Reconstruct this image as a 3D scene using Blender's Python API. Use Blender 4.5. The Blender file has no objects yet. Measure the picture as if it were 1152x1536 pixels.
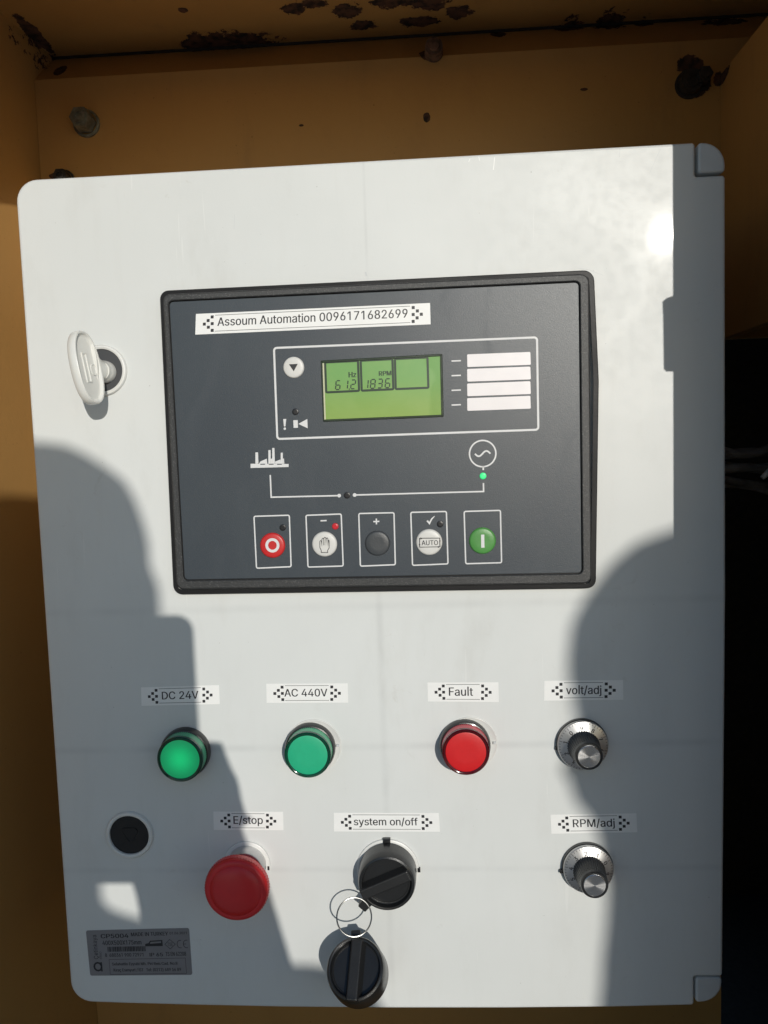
import bpy, bmesh, math, random
from mathutils import Matrix, Vector
random.seed(7)
sc = bpy.context.scene
COL = sc.collection
# ------------------------------------------------------------------ frame of reference
# panel frame: x right, y up, h out of the door (metres); the door's front centre is 1.35 m above ground
ORIG = Vector((0, 0, 1.35))
FR = Matrix.Translation(ORIG) @ Matrix.Rotation(math.pi/2, 4, 'X')
# ------------------------------------------------------------------ camera
CR = Matrix(((0.9982158, 0.02943408, 0.05195053), (-0.03357868, 0.9961646, 0.08079954), (-0.04937302, -0.08239981, 0.9953756)))
CC = Vector((0.02944475, 0.08839169, 0.44462206))
FPX = 1154.0
cam_d = bpy.data.cameras.new('camera'); cam = bpy.data.objects.new('camera', cam_d); COL.objects.link(cam)
cam_d.sensor_fit = 'VERTICAL'; cam_d.sensor_height = 24.0; cam_d.lens = 24.0*FPX/1536
cam_d.clip_start = 0.02; cam_d.clip_end = 2000
cam.matrix_world = FR @ Matrix.Translation(CC) @ CR.to_4x4()
sc.camera = cam
# ------------------------------------------------------------------ sky, sun, exposure
TX, TY = 0.3145, 0.254                    # towards the sun, per metre out of the door
SUN = Vector((TX, -1.0, TY)).normalized()
w = bpy.data.worlds.new('World'); sc.world = w; w.use_nodes = True
nt = w.node_tree; nt.nodes.clear()
sk = nt.nodes.new('ShaderNodeTexSky'); sk.sky_type = 'NISHITA'; sk.sun_disc = False
sk.sun_elevation = math.asin(SUN.z); sk.sun_rotation = math.atan2(SUN.x, SUN.y)
sk.ozone_density = 3.0; sk.dust_density = 0.4; sk.air_density = 1.2
bg = nt.nodes.new('ShaderNodeBackground'); bg.inputs[1].default_value = 0.10
ow = nt.nodes.new('ShaderNodeOutputWorld')
nt.links.new(sk.outputs[0], bg.inputs[0]); nt.links.new(bg.outputs[0], ow.inputs[0])
sd = bpy.data.lights.new('sun', 'SUN'); sd.energy = 2.75; sd.angle = math.radians(0.53); sd.color = (1.0, 0.958, 0.88)
so = bpy.data.objects.new('sun', sd); COL.objects.link(so); so.location = (1, -4, 3)
so.rotation_euler = SUN.to_track_quat('Z', 'Y').to_euler()
sc.view_settings.view_transform = 'Standard'; sc.view_settings.look = 'None'
sc.view_settings.exposure = 0.0; sc.view_settings.gamma = 1.0
sc.cycles.max_bounces = 8

# ------------------------------------------------------------------ helpers: geometry
def P(px, py, h=0.0):
    "point of the plane h in front of the door that the measured picture position falls on"
    d = CR @ Vector(((px-576)/FPX, -(py-768)/FPX, -1.0)); t = (h-CC.z)/d.z
    p = CC + d*t
    return (p.x, p.y)
def SH(px, py, h):
    "point at distance h whose shadow falls on that position of the door"
    x, y = P(px, py); return Vector((x+TX*h, y+TY*h, h))
def MM(*a): return tuple(v/1000 for v in a)

def tagk(o, label=None, cat=None, group=None, kind=None):
    if label: o['label'] = label
    if cat: o['category'] = cat
    if group: o['group'] = group
    if kind: o['kind'] = kind
    return o
def root(name, loc=(0,0,0), label=None, cat=None, group=None, kind=None, rot=None):
    o = bpy.data.objects.new(name, None); COL.objects.link(o); o.empty_display_size = .02
    m = FR @ Matrix.Translation(loc)
    if rot is not None: m = m @ rot
    o.matrix_world = m
    return tagk(o, label, cat, group, kind)
def mesh(name, verts, faces, mat, parent, loc=(0,0,0), smooth=False, rot=None, label=None, ang=35):
    me = bpy.data.meshes.new(name); me.from_pydata([tuple(v) for v in verts], [], faces); me.update()
    return link(name, me, mat, parent, loc, smooth, rot, label, ang)
def link(name, me, mat, parent, loc=(0,0,0), smooth=False, rot=None, label=None, ang=35):
    bm = bmesh.new(); bm.from_mesh(me); bmesh.ops.recalc_face_normals(bm, faces=bm.faces) if smooth is not None else None
    for f in bm.faces: f.smooth = bool(smooth)
    if smooth:
        for f in bm.faces:
            if len(f.verts) > 8: f.smooth = False
        for e in bm.edges:
            if len(e.link_faces) == 2 and e.calc_face_angle(0) > math.radians(ang): e.smooth = False
    bm.to_mesh(me); bm.free()
    if mat: me.materials.append(mat)
    o = bpy.data.objects.new(name, me); COL.objects.link(o)
    if parent: o.parent = parent; o.location = loc
    else: o.matrix_world = FR @ Matrix.Translation(loc)
    if rot is not None:
        o.matrix_basis = Matrix.Translation(loc) @ rot
    if label: o['label'] = label
    return o
class MB:
    def __init__(s): s.v = []; s.f = []
    def add(s, v, f):
        n = len(s.v); s.v += [tuple(q) for q in v]; s.f += [tuple(i+n for i in q) for q in f]
    def rings(s, loops, cap0=True, cap1=True):
        n = len(loops[0]); base = len(s.v)
        for l in loops: s.v += [tuple(q) for q in l]
        for k in range(len(loops)-1):
            a = base+k*n; b = a+n
            for i in range(n):
                j = (i+1) % n; s.f.append((a+i, a+j, b+j, b+i))
        if cap0: s.f.append(tuple(base+i for i in range(n))[::-1])
        if cap1: s.f.append(tuple(base+(len(loops)-1)*n+i for i in range(n)))
    def box(s, x0, x1, y0, y1, z0, z1, b=0):
        pl = [(x0,y0),(x1,y0),(x1,y1),(x0,y1)]
        if b: s.slab(pl, z0, z1, b, 1)
        else: s.rings([[(x,y,z0) for x,y in pl], [(x,y,z1) for x,y in pl]])
    def slab(s, poly, z0, z1, b=0, n=3, back=True):
        L = [[(x,y,z0) for x,y in poly]]
        if b:
            for k in range(n+1):
                a = k/n*math.pi/2; q = inset(poly, b*(1-math.cos(a)))
                L.append([(x,y,z1-b+b*math.sin(a)) for x,y in q])
        else: L.append([(x,y,z1) for x,y in poly])
        s.rings(L, back, True)
    def prof(s, poly, pr, cap0=False, cap1=False):
        s.rings([[(x,y,z) for x,y in inset(poly, i)] for i, z in pr], cap0, cap1)
    def lathe(s, pr, n=48, cap0=False, cap1=True, mod=None, c=(0,0)):
        L = []
        for r, z in pr:
            l = []
            for i in range(n):
                a = 2*math.pi*i/n; rr = r*(mod(i, r, z) if mod else 1)
                l.append((c[0]+rr*math.cos(a), c[1]+rr*math.sin(a), z))
            L.append(l)
        s.rings(L, cap0, cap1)
    def flat(s, poly, z): s.add([(x,y,z) for x,y in poly], [tuple(range(len(poly)))])
    def line(s, pts, wd, z, closed=False):
        "flat printed line with mitred corners"
        n = len(pts); P2 = [Vector(p[:2]) for p in pts]; A = []; B = []
        for i in range(n):
            a = P2[i-1] if (i > 0 or closed) else None; b = P2[(i+1) % n] if (i < n-1 or closed) else None
            d0 = (P2[i]-a).normalized() if a is not None else (b-P2[i]).normalized()
            d1 = (b-P2[i]).normalized() if b is not None else d0
            t = (d0+d1); t = t.normalized() if t.length > 1e-6 else d0
            nn = Vector((-t.y, t.x)); c = max(.35, nn.dot(Vector((-d0.y, d0.x))))
            A.append(P2[i]+nn*(wd/2/c)); B.append(P2[i]-nn*(wd/2/c))
        v = [(p.x,p.y,z) for p in A]+[(p.x,p.y,z) for p in B]
        f = [(i, n+i, n+(i+1) % n, (i+1) % n) for i in range(n if closed else n-1)]
        s.add(v, f)
    def disc(s, c, r, z, n=24): s.flat([(c[0]+r*math.cos(2*math.pi*i/n), c[1]+r*math.sin(2*math.pi*i/n)) for i in range(n)], z)
    def tube(s, pts, r, n=10, closed=False):
        pts = [Vector(p) for p in pts]; L = []; m = len(pts); up = Vector((0.13, 0.31, 1)).normalized()
        for i in range(m):
            a = pts[i-1] if (closed or i > 0) else pts[i]; b = pts[(i+1) % m] if (closed or i < m-1) else pts[i]
            t = (b-a).normalized(); x = t.cross(up).normalized(); y = t.cross(x).normalized()
            rr = r[i] if isinstance(r, (list, tuple)) else r
            L.append([pts[i]+(x*math.cos(2*math.pi*k/n)+y*math.sin(2*math.pi*k/n))*rr for k in range(n)])
        if closed: L.append(L[0]); s.rings(L, False, False)
        else: s.rings(L)
    def build(s, name, mat, parent, loc=(0,0,0), smooth=False, rot=None, label=None, ang=35):
        return mesh(name, s.v, s.f, mat, parent, loc, smooth, rot, label, ang)
def inset(poly, d):
    if abs(d) < 1e-9: return list(poly)
    n = len(poly); out = []
    ar = sum(poly[i][0]*poly[(i+1)%n][1]-poly[(i+1)%n][0]*poly[i][1] for i in range(n)); sg = 1 if ar > 0 else -1
    for i in range(n):
        p = Vector(poly[i]); a = Vector(poly[i-1]); b = Vector(poly[(i+1)%n])
        d0 = (p-a).normalized(); d1 = (b-p).normalized()
        n0 = Vector((-d0.y, d0.x))*sg; n1 = Vector((-d1.y, d1.x))*sg
        m = (n0+n1); m = m.normalized() if m.length > 1e-6 else n0
        out.append(tuple(p+m*(d/max(.4, m.dot(n0)))))
    return out
def rnd(corners, rad, n=6):
    "polygon with rounded corners; rad may be a list"
    out = []; m = len(corners)
    for i in range(m):
        r = rad[i] if isinstance(rad, (list, tuple)) else rad
        p = Vector(corners[i]); a = Vector(corners[i-1]); b = Vector(corners[(i+1)%m])
        if r <= 0: out.append(tuple(p)); continue
        u = (a-p).normalized(); v = (b-p).normalized(); half = u.angle(v)/2
        t = r/math.tan(half); c = p+(u+v).normalized()*(r/math.sin(half))
        s = p+u*t-c; e = p+v*t-c; an = s.angle(e); sg = 1 if s.x*e.y-s.y*e.x > 0 else -1
        for k in range(n+1):
            q = Matrix.Rotation(sg*an*k/n, 2) @ s; out.append(tuple(c+q))
    return out
def PQ(pts, h=0): return [P(x, y, h) for x, y in pts]
def quadmap(q):
    "q: TL TR BR BL -> function of (u right, v down)"
    q = [Vector(p[:2]) for p in q]
    def f(u, v): return tuple((q[0]*(1-u)+q[1]*u)*(1-v)+(q[3]*(1-u)+q[2]*u)*v)
    return f
# letter outlines (advance; corner points; triangles), thousandths of the type size
GLYPHS = {
'(':(273, '89,207 92,264 101,324 114,384 132,441 153,494 177,539 236,539 212,485 191,428 174,370 161,313 154,258 151,207 154,161 160,115 172,67 188,16 209,-38 236,-96 177,-96 139,-21 111,55 95,131', '5,6,7 5,7,8 4,5,8 4,8,9 3,4,9 3,9,10 2,3,10 2,10,11 1,2,11 1,11,12 0,1,12 0,12,13 23,0,13 23,13,14 23,14,15 22,23,15 22,15,16 22,16,17 21,22,17 21,17,18 20,21,18 20,18,19'),
')':(273, '37,-96 64,-37 86,18 102,69 113,116 120,162 122,207 119,258 112,313 99,370 82,428 62,485 37,539 97,539 121,494 142,441 159,384 173,323 181,264 184,207 178,130 161,53 134,-22 97,-96', '11,12,13 11,13,14 11,14,15 10,11,15 10,15,16 9,10,16 9,16,17 8,9,17 8,17,18 7,8,18 7,18,19 6,7,19 5,6,19 5,19,20 4,5,20 4,20,21 3,4,21 2,3,21 2,21,22 1,2,22 1,22,23 0,1,23'),
'.':(188, '95,-4 78,-1 63,9 53,24 50,41 53,59 63,73 78,83 95,87 113,83 128,73 138,59 141,41 138,24 128,9 113,-1', '7,8,9 6,7,9 6,9,10 5,6,10 5,10,11 4,5,11 4,11,12 3,4,12 3,12,13 2,3,13 2,13,14 1,2,14 1,14,15 0,1,15'),
'/':(249, '235,533 71,-76 14,-76 178,533', '2,3,0 2,0,1'),
'0':(453, '227,-7 174,1 130,24 95,62 69,113 53,178 48,254 53,330 69,395 95,447 130,484 174,508 227,516 279,508 323,484 358,447 384,395 400,330 405,254 400,178 384,113 359,62 323,24 279,1 227,50 261,56 290,74 313,103 330,144 340,194 344,254 340,314 330,365 313,405 290,435 261,453 227,460 192,453 163,435 140,405 123,365 113,314 109,254 113,194 123,144 140,103 163,74 192,56', '11,12,13 10,11,13 10,13,14 9,10,14 9,14,36 36,14,15 9,36,37 35,36,15 9,37,38 34,35,15 8,9,38 34,15,16 8,38,39 33,34,16 8,39,40 32,33,16 7,8,40 32,16,17 7,40,41 31,32,17 6,7,41 31,17,18 6,41,42 30,31,18 5,6,42 5,42,43 29,30,18 29,18,19 5,43,44 28,29,19 4,5,44 28,19,20 4,44,45 27,28,20 3,4,45 27,20,21 3,45,46 26,27,21 3,46,47 25,26,21 2,3,47 25,21,22 2,47,24 24,25,22 2,24,22 1,2,22 1,22,23 0,1,23'),
'1':(453, '276,509 276,0 212,0 212,448 209,448 86,358 86,427 198,509', '6,7,0 6,0,4 4,0,3 3,0,1 6,4,5 2,3,1'),
'2':(453, '64,0 64,47 234,229 261,257 299,305 311,327 318,348 320,371 317,397 308,419 293,436 273,449 250,457 224,460 196,457 172,447 153,433 139,413 130,390 127,362 66,362 71,405 86,442 111,473 143,496 182,511 225,516 268,511 306,497 337,474 361,445 376,411 381,372 378,345 371,318 357,290 336,259 306,223 267,180 153,60 153,57 389,57 389,0', '25,26,27 24,25,27 24,27,28 24,28,29 23,24,29 23,29,30 22,23,14 14,23,13 13,23,30 12,13,30 22,14,15 11,12,30 10,11,30 22,15,16 10,30,31 21,22,16 9,10,31 21,16,17 8,9,31 21,17,18 8,31,32 20,21,18 7,8,32 20,18,19 7,32,33 6,7,33 5,6,33 5,33,34 4,5,34 4,34,35 3,4,35 3,35,36 3,36,37 2,3,37 1,2,37 1,37,38 1,38,39 1,39,40 1,40,41 1,41,42 0,1,42'),
'3':(453, '218,-7 173,-3 133,10 98,30 70,57 52,91 44,132 109,132 115,107 126,87 144,71 165,59 191,52 219,50 248,53 275,61 297,74 315,93 325,116 329,145 326,172 316,196 299,217 275,234 242,244 201,248 157,248 157,299 288,448 288,452 70,452 70,509 372,509 372,461 211,278 211,289 264,288 308,276 344,253 371,222 387,186 393,145 387,103 370,66 344,36 309,12 266,-2', '30,31,32 30,32,33 30,33,29 29,33,28 28,33,34 27,28,35 35,28,34 26,27,35 26,35,36 26,36,37 26,37,38 26,38,25 25,38,24 24,38,39 23,24,39 22,23,39 22,39,40 21,22,40 20,21,40 20,40,41 19,20,41 18,19,41 18,41,42 5,6,7 5,7,8 17,18,42 5,8,9 17,42,43 16,17,43 4,5,9 4,9,10 15,16,43 4,10,11 15,43,44 14,15,44 4,11,12 3,4,12 13,14,44 3,12,13 3,13,44 3,44,45 2,3,45 2,45,46 1,2,46 1,46,0'),
'4':(453, '40,105 40,158 247,509 311,509 109,166 109,163 413,163 413,105 282,0 282,318 343,318 343,0', '1,2,3 1,3,4 1,4,5 1,5,6 1,6,7 0,1,7 8,9,10 8,10,11'),
'5':(453, '221,-7 178,-2 140,11 108,32 83,60 66,93 60,130 122,130 127,108 138,89 154,73 173,60 196,52 221,50 250,53 276,64 298,82 314,104 324,131 328,162 324,193 314,221 297,244 275,262 248,273 218,277 192,275 167,268 145,258 128,246 67,253 96,509 366,509 366,452 151,452 134,301 155,315 178,325 203,331 229,334 263,330 294,321 321,306 345,285 364,260 379,231 388,199 391,163 385,117 369,76 343,41 309,15 268,-1', '30,31,34 34,31,32 34,32,33 30,34,35 38,39,40 37,38,40 37,40,41 36,37,41 36,41,42 35,36,42 35,42,43 30,35,26 26,35,25 25,35,43 25,43,44 24,25,44 30,26,27 23,24,44 30,27,28 22,23,44 22,44,45 30,28,29 21,22,45 21,45,46 20,21,46 20,46,47 19,20,47 19,47,48 18,19,48 17,18,48 5,6,7 5,7,8 17,48,49 5,8,9 16,17,49 4,5,9 4,9,10 15,16,49 15,49,50 4,10,11 14,15,50 3,4,11 3,11,12 13,14,50 3,12,13 3,13,50 3,50,51 2,3,51 2,51,52 1,2,52 1,52,0'),
'6':(453, '226,-7 182,-1 142,15 109,40 84,74 69,115 64,162 68,199 80,239 102,285 137,340 252,509 322,509 151,261 145,261 165,288 179,299 214,312 235,314 278,309 316,295 346,271 370,240 384,201 389,157 384,112 368,73 343,39 310,14 271,-2 226,48 254,52 279,63 299,79 314,101 324,128 327,157 324,187 314,213 299,235 279,251 254,262 226,265 198,262 174,252 153,235 138,214 128,188 125,158 128,128 138,102 153,79 174,63 198,52', '10,11,12 10,12,15 15,12,13 9,10,15 17,18,19 16,17,19 16,19,20 15,16,20 15,20,21 9,15,14 13,15,42 42,15,21 8,9,14 42,21,41 41,21,22 13,42,43 13,43,44 40,41,22 8,14,13 8,13,44 8,44,45 39,40,22 39,22,23 7,8,45 7,45,46 38,39,23 7,46,47 37,38,23 37,23,24 6,7,47 6,47,48 36,37,24 5,6,48 5,48,49 35,36,24 35,24,25 5,49,50 34,35,25 4,5,50 34,25,26 4,50,51 33,34,26 4,51,52 32,33,26 3,4,52 32,26,27 3,52,53 31,32,27 3,53,30 30,31,27 3,30,27 2,3,27 2,27,28 1,2,28 1,28,29 0,1,29'),
'7':(453, '97,0 323,448 323,452 62,452 62,509 391,509 391,449 165,0', '3,4,5 3,5,2 2,5,6 1,2,6 1,6,7 0,1,7'),
'8':(453, '226,-7 178,-2 136,11 101,33 74,62 57,96 52,135 55,166 65,195 81,220 101,241 125,256 153,267 119,282 93,308 76,342 70,380 75,417 90,450 114,477 146,498 184,511 226,516 269,511 306,498 337,477 361,450 377,417 382,380 376,342 359,308 333,282 300,267 327,256 351,241 372,220 387,195 397,166 401,135 395,96 378,62 352,33 317,11 275,-2 226,49 258,52 285,60 307,74 323,91 333,113 337,139 333,165 322,189 305,208 283,223 256,232 226,235 196,232 169,223 147,208 130,189 119,165 115,139 119,113 129,91 145,74 167,60 195,52 226,290 252,292 274,300 293,313 307,330 316,351 319,376 316,399 308,420 294,437 275,449 252,457 226,460 200,457 177,449 159,437 145,420 136,399 133,376 136,351 145,330 159,313 178,300 201,292', '21,22,23 20,21,23 20,23,24 19,20,24 19,24,25 18,19,25 18,25,80 80,25,26 18,80,81 79,80,26 18,81,82 78,79,26 17,18,82 78,26,27 17,82,83 77,78,27 17,83,84 76,77,27 17,84,85 75,76,27 16,17,85 75,27,28 16,85,86 74,75,28 15,16,86 74,28,29 15,86,87 73,74,29 15,87,88 72,73,29 14,15,88 72,29,30 14,88,89 71,72,30 14,89,90 70,71,30 13,14,90 70,30,31 13,90,91 69,70,31 13,91,68 68,69,31 13,68,31 12,13,31 12,31,32 11,12,32 11,32,33 10,11,33 10,33,34 9,10,57 57,10,56 56,10,34 56,34,55 55,34,35 9,57,58 54,55,35 9,58,59 53,54,35 8,9,59 53,35,36 8,59,60 52,53,36 7,8,60 52,36,37 7,60,61 51,52,37 6,7,61 51,37,38 6,61,62 50,51,38 6,62,63 49,50,38 5,6,63 49,38,39 5,63,64 48,49,39 4,5,64 48,39,40 4,64,65 47,48,40 4,65,66 46,47,40 3,4,66 46,40,41 3,66,67 45,46,41 3,67,44 44,45,41 3,44,41 2,3,41 2,41,42 1,2,42 1,42,43 0,1,43'),
'9':(453, '226,516 271,510 310,494 343,468 368,434 384,393 389,347 385,309 373,270 350,224 315,168 200,0 130,0 301,248 307,248 299,234 273,210 238,196 218,195 175,199 137,214 106,237 83,269 68,307 64,352 69,397 85,436 110,469 143,494 182,510 226,460 199,457 174,446 154,429 138,407 129,381 125,352 129,322 138,295 154,274 174,257 199,247 226,243 254,247 279,257 299,273 314,295 324,321 327,350 324,381 314,407 299,429 279,446 254,457', '29,0,1 28,29,1 28,1,2 27,28,2 27,2,3 26,27,31 31,27,30 30,27,3 30,3,53 53,3,4 26,31,32 52,53,4 26,32,33 51,52,4 25,26,33 51,4,5 25,33,34 50,51,5 25,34,35 49,50,5 24,25,35 49,5,6 24,35,36 48,49,6 23,24,36 23,36,37 47,48,6 47,6,7 23,37,38 46,47,7 46,7,8 22,23,38 22,38,39 45,46,8 22,39,40 44,45,8 44,8,14 14,8,9 21,22,40 21,40,41 43,44,13 13,44,14 43,13,16 16,13,12 15,14,9 21,41,42 42,43,16 21,42,16 20,21,16 16,15,9 16,9,10 19,20,16 19,16,17 12,16,10 18,19,17 12,10,11'),
':':(188, '95,-4 78,-1 63,9 53,24 50,41 53,59 63,73 78,83 95,87 113,83 128,73 138,59 141,41 138,24 128,9 113,-1 95,271 78,274 63,284 53,299 50,316 53,334 63,349 78,359 95,362 113,359 128,349 138,334 141,316 138,299 128,284 113,274', '7,8,9 6,7,9 6,9,10 5,6,10 5,10,11 4,5,11 4,11,12 3,4,12 3,12,13 2,3,13 2,13,14 1,2,14 1,14,15 0,1,15 23,24,25 22,23,25 22,25,26 21,22,26 21,26,27 20,21,27 20,27,28 19,20,28 19,28,29 18,19,29 18,29,30 17,18,30 17,30,31 16,17,31'),
'A':(479, '16,0 201,509 276,509 463,0 395,0 287,302 232,478 245,478 228,419 191,302 85,0 110,142 110,199 370,199 370,142', '0,1,6 6,1,2 6,2,7 7,2,3 0,6,8 8,6,5 8,7,3 0,8,9 5,8,3 0,9,10 4,5,3 11,12,13 11,13,14'),
'C':(510, '267,-7 205,1 150,25 104,63 70,115 48,179 40,254 48,329 70,393 104,445 150,484 205,508 267,516 305,513 340,504 373,490 402,471 427,447 448,418 463,385 473,348 408,348 401,373 389,395 375,413 357,428 337,440 315,449 292,454 267,456 223,450 184,432 150,403 125,364 109,314 103,254 109,194 125,145 151,105 184,76 223,59 267,53 292,55 315,60 337,69 357,81 375,96 389,114 401,136 408,160 473,160 463,124 448,91 428,62 402,38 373,19 341,5 305,-4', '11,12,13 11,13,14 10,11,14 10,14,15 10,15,16 9,10,16 9,16,29 29,16,17 9,29,30 28,29,17 27,28,17 9,30,31 26,27,17 26,17,18 8,9,31 25,26,18 8,31,32 24,25,18 24,18,19 23,24,19 8,32,33 22,23,19 7,8,33 22,19,20 21,22,20 7,33,34 6,7,34 6,34,35 5,6,35 5,35,36 5,36,37 4,5,37 48,49,50 48,50,51 4,37,38 47,48,51 47,51,52 3,4,38 46,47,52 3,38,39 45,46,52 45,52,53 44,45,53 3,39,40 43,44,53 2,3,40 43,53,54 42,43,54 2,40,41 41,42,54 2,41,54 2,54,55 1,2,55 1,55,56 1,56,57 0,1,57'),
'D':(502, '60,0 125,0 125,509 60,509 125,509 125,452 215,509 215,452 265,504 251,448 312,490 285,437 356,466 317,418 395,434 345,394 427,396 367,364 450,352 384,330 465,304 395,293 470,254 398,254 465,205 395,216 450,157 384,179 427,113 367,145 395,75 345,115 356,43 317,91 312,19 285,72 265,5 251,61 215,0 215,58 125,0 125,58', '0,1,2,3 4,6,7,5 6,8,9,7 8,10,11,9 10,12,13,11 12,14,15,13 14,16,17,15 16,18,19,17 18,20,21,19 20,22,23,21 22,24,25,23 24,26,27,25 26,28,29,27 28,30,31,29 30,32,33,31 32,34,35,33 34,36,37,35 36,38,39,37 38,40,41,39'),
'E':(418, '60,0 60,509 372,509 372,452 125,452 125,286 355,286 355,229 125,229 125,57 375,57 375,0', '0,1,4 4,1,2 4,2,3 0,4,5 0,5,8 8,5,6 8,6,7 0,8,9 0,9,10 0,10,11'),
'F':(410, '60,0 60,509 369,509 369,452 125,452 125,278 346,278 346,221 125,221 125,0', '0,1,4 4,1,2 4,2,3 0,4,5 0,5,8 8,5,6 8,6,7 0,8,9'),
'H':(517, '60,0 60,509 125,509 125,289 392,289 392,509 457,509 457,0 392,0 392,232 125,232 125,0', '0,1,2 0,2,3 4,5,6 4,6,7 0,3,10 10,3,4 10,4,9 9,4,7 0,10,11 8,9,7'),
'I':(185, '60,0 125,0 125,509 60,509', '0,1,2,3'),
'K':(467, '104,145 104,216 212,344 364,509 448,509 231,276 228,276 60,0 60,509 125,509 125,334 124,225 125,193 125,0 372,0 188,259 228,309 449,0', '2,3,4 2,4,5 1,2,6 6,2,5 1,6,0 7,8,9 7,9,10 7,10,11 7,11,12 7,12,13 15,16,17 14,15,17'),
'M':(628, '60,0 124,0 124,509 60,509 504,0 568,0 568,509 504,509 95,509 152,509 345,0 283,0 476,509 533,509 345,0 283,0', '0,1,2,3 4,5,6,7 8,9,10,11 12,13,14,15'),
'N':(520, '60,0 125,0 125,509 60,509 395,0 460,0 460,509 395,509 60,509 130,509 460,0 390,0', '0,1,2,3 4,5,6,7 8,9,10,11'),
'O':(533, '267,-7 205,1 150,25 105,63 70,115 48,179 40,254 48,329 70,393 105,445 150,484 205,508 267,516 329,508 384,484 429,445 464,393 486,329 493,254 486,179 464,115 429,63 384,25 329,1 267,53 310,59 349,76 383,105 408,144 425,194 430,254 425,314 408,365 383,404 349,433 310,450 267,456 223,450 184,433 151,404 125,364 109,314 103,254 109,194 125,144 151,105 184,76 223,59', '11,12,13 10,11,13 10,13,14 9,10,14 9,14,36 36,14,15 9,36,37 35,36,15 9,37,38 34,35,15 8,9,38 34,15,16 8,38,39 33,34,16 8,39,40 32,33,16 7,8,40 32,16,17 31,32,17 7,40,41 6,7,41 31,17,18 6,41,42 30,31,18 5,6,42 5,42,43 29,30,18 29,18,19 5,43,44 28,29,19 4,5,44 28,19,20 4,44,45 27,28,20 3,4,45 27,20,21 3,45,46 26,27,21 3,46,47 25,26,21 2,3,47 25,21,22 2,47,24 24,25,22 2,24,22 1,2,22 1,22,23 0,1,23'),
'P':(455, '60,0 125,0 125,509 60,509 125,509 125,453 262,509 262,453 303,504 286,450 340,488 309,439 373,463 328,423 398,430 343,402 414,393 353,378 419,352 356,352 414,311 353,326 398,274 343,302 373,241 328,281 340,216 309,265 303,200 286,254 262,195 262,251 125,195 125,251', '0,1,2,3 4,6,7,5 6,8,9,7 8,10,11,9 10,12,13,11 12,14,15,13 14,16,17,15 16,18,19,17 18,20,21,19 20,22,23,21 22,24,25,23 24,26,27,25 26,28,29,27 28,30,31,29 30,32,33,31'),
'R':(470, '60,0 125,0 125,509 60,509 125,509 125,454 262,509 262,454 301,504 285,451 338,489 307,441 369,464 326,426 394,433 340,406 409,396 349,382 414,357 352,357 409,318 349,332 394,281 340,308 369,250 326,288 338,225 307,273 301,210 285,263 262,205 262,260 125,205 125,260 215,205 285,212 425,0 350,0', '0,1,2,3 4,6,7,5 6,8,9,7 8,10,11,9 10,12,13,11 12,14,15,13 14,16,17,15 16,18,19,17 18,20,21,19 20,22,23,21 22,24,25,23 24,26,27,25 26,28,29,27 28,30,31,29 30,32,33,31 34,35,36,37'),
'S':(446, '224,-9 172,-4 128,9 91,31 64,60 46,96 38,137 104,137 110,110 123,88 142,71 166,59 194,52 224,49 257,52 286,60 311,74 329,92 341,114 346,139 342,161 332,179 316,193 296,205 184,239 128,260 86,289 60,326 52,372 58,413 75,448 102,476 138,498 180,511 227,516 275,511 316,498 351,476 377,449 394,415 401,378 337,378 326,412 302,437 267,453 225,459 194,456 167,448 145,435 129,418 118,398 115,376 119,352 131,334 148,319 169,308 212,293 312,264 359,238 379,220 395,198 405,171 408,139 403,99 386,64 360,34 323,11 278,-4', '33,34,35 32,33,35 32,35,36 31,32,36 31,36,37 30,31,37 30,37,45 45,37,38 30,45,46 44,45,38 30,46,47 43,44,38 43,38,39 29,30,47 29,47,48 42,43,39 29,48,49 29,49,50 42,39,40 28,29,50 41,42,40 28,50,51 28,51,52 27,28,52 27,52,53 27,53,54 26,27,54 26,54,55 26,55,56 26,56,57 25,26,57 25,57,58 24,25,58 23,24,58 23,58,59 23,59,60 22,23,60 22,60,61 21,22,61 20,21,61 20,61,62 19,20,62 18,19,62 18,62,63 5,6,7 5,7,8 17,18,63 5,8,9 17,63,64 4,5,9 16,17,64 4,9,10 15,16,64 4,10,11 15,64,65 3,4,11 14,15,65 3,11,12 3,12,13 13,14,65 3,13,65 3,65,66 2,3,66 2,66,67 1,2,67 0,1,67'),
'T':(448, '32,452 32,509 417,509 417,452 257,452 257,0 193,0 193,452', '0,1,2 0,2,3 7,0,3 6,7,4 4,7,3 6,4,5'),
'U':(517, '259,-8 203,-2 154,15 114,43 85,80 66,124 60,173 60,509 124,509 124,178 128,144 141,113 160,87 187,68 220,56 259,52 298,56 331,68 357,87 377,113 389,144 393,178 393,509 457,509 457,173 451,124 433,80 403,43 363,15 315,-2', '6,7,8 6,8,9 21,22,23 21,23,24 6,9,10 20,21,24 5,6,10 20,24,25 5,10,11 19,20,25 4,5,11 19,25,26 4,11,12 18,19,26 4,12,13 17,18,26 3,4,13 17,26,27 3,13,14 16,17,27 3,14,15 15,16,27 3,15,27 2,3,27 2,27,28 1,2,28 1,28,29 0,1,29'),
'V':(479, '204,0 16,509 84,509 192,206 203,176 248,31 235,31 252,90 290,206 395,509 463,509 278,0', '0,1,2 0,2,3 8,9,10 8,10,11 0,3,4 7,8,11 0,4,6 6,4,5 6,7,11 0,6,11'),
'X':(470, '20,509 95,509 450,0 375,0 450,509 375,509 20,0 95,0', '0,1,2,3 4,5,6,7'),
'Y':(472, '203,0 203,208 16,509 91,509 236,264 250,230 224,230 237,265 280,344 381,509 455,509 268,208 268,0', '1,2,3 1,3,4 8,9,10 8,10,11 7,8,11 6,7,5 5,7,11 1,4,5 1,5,11 0,1,11 0,11,12'),
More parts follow.
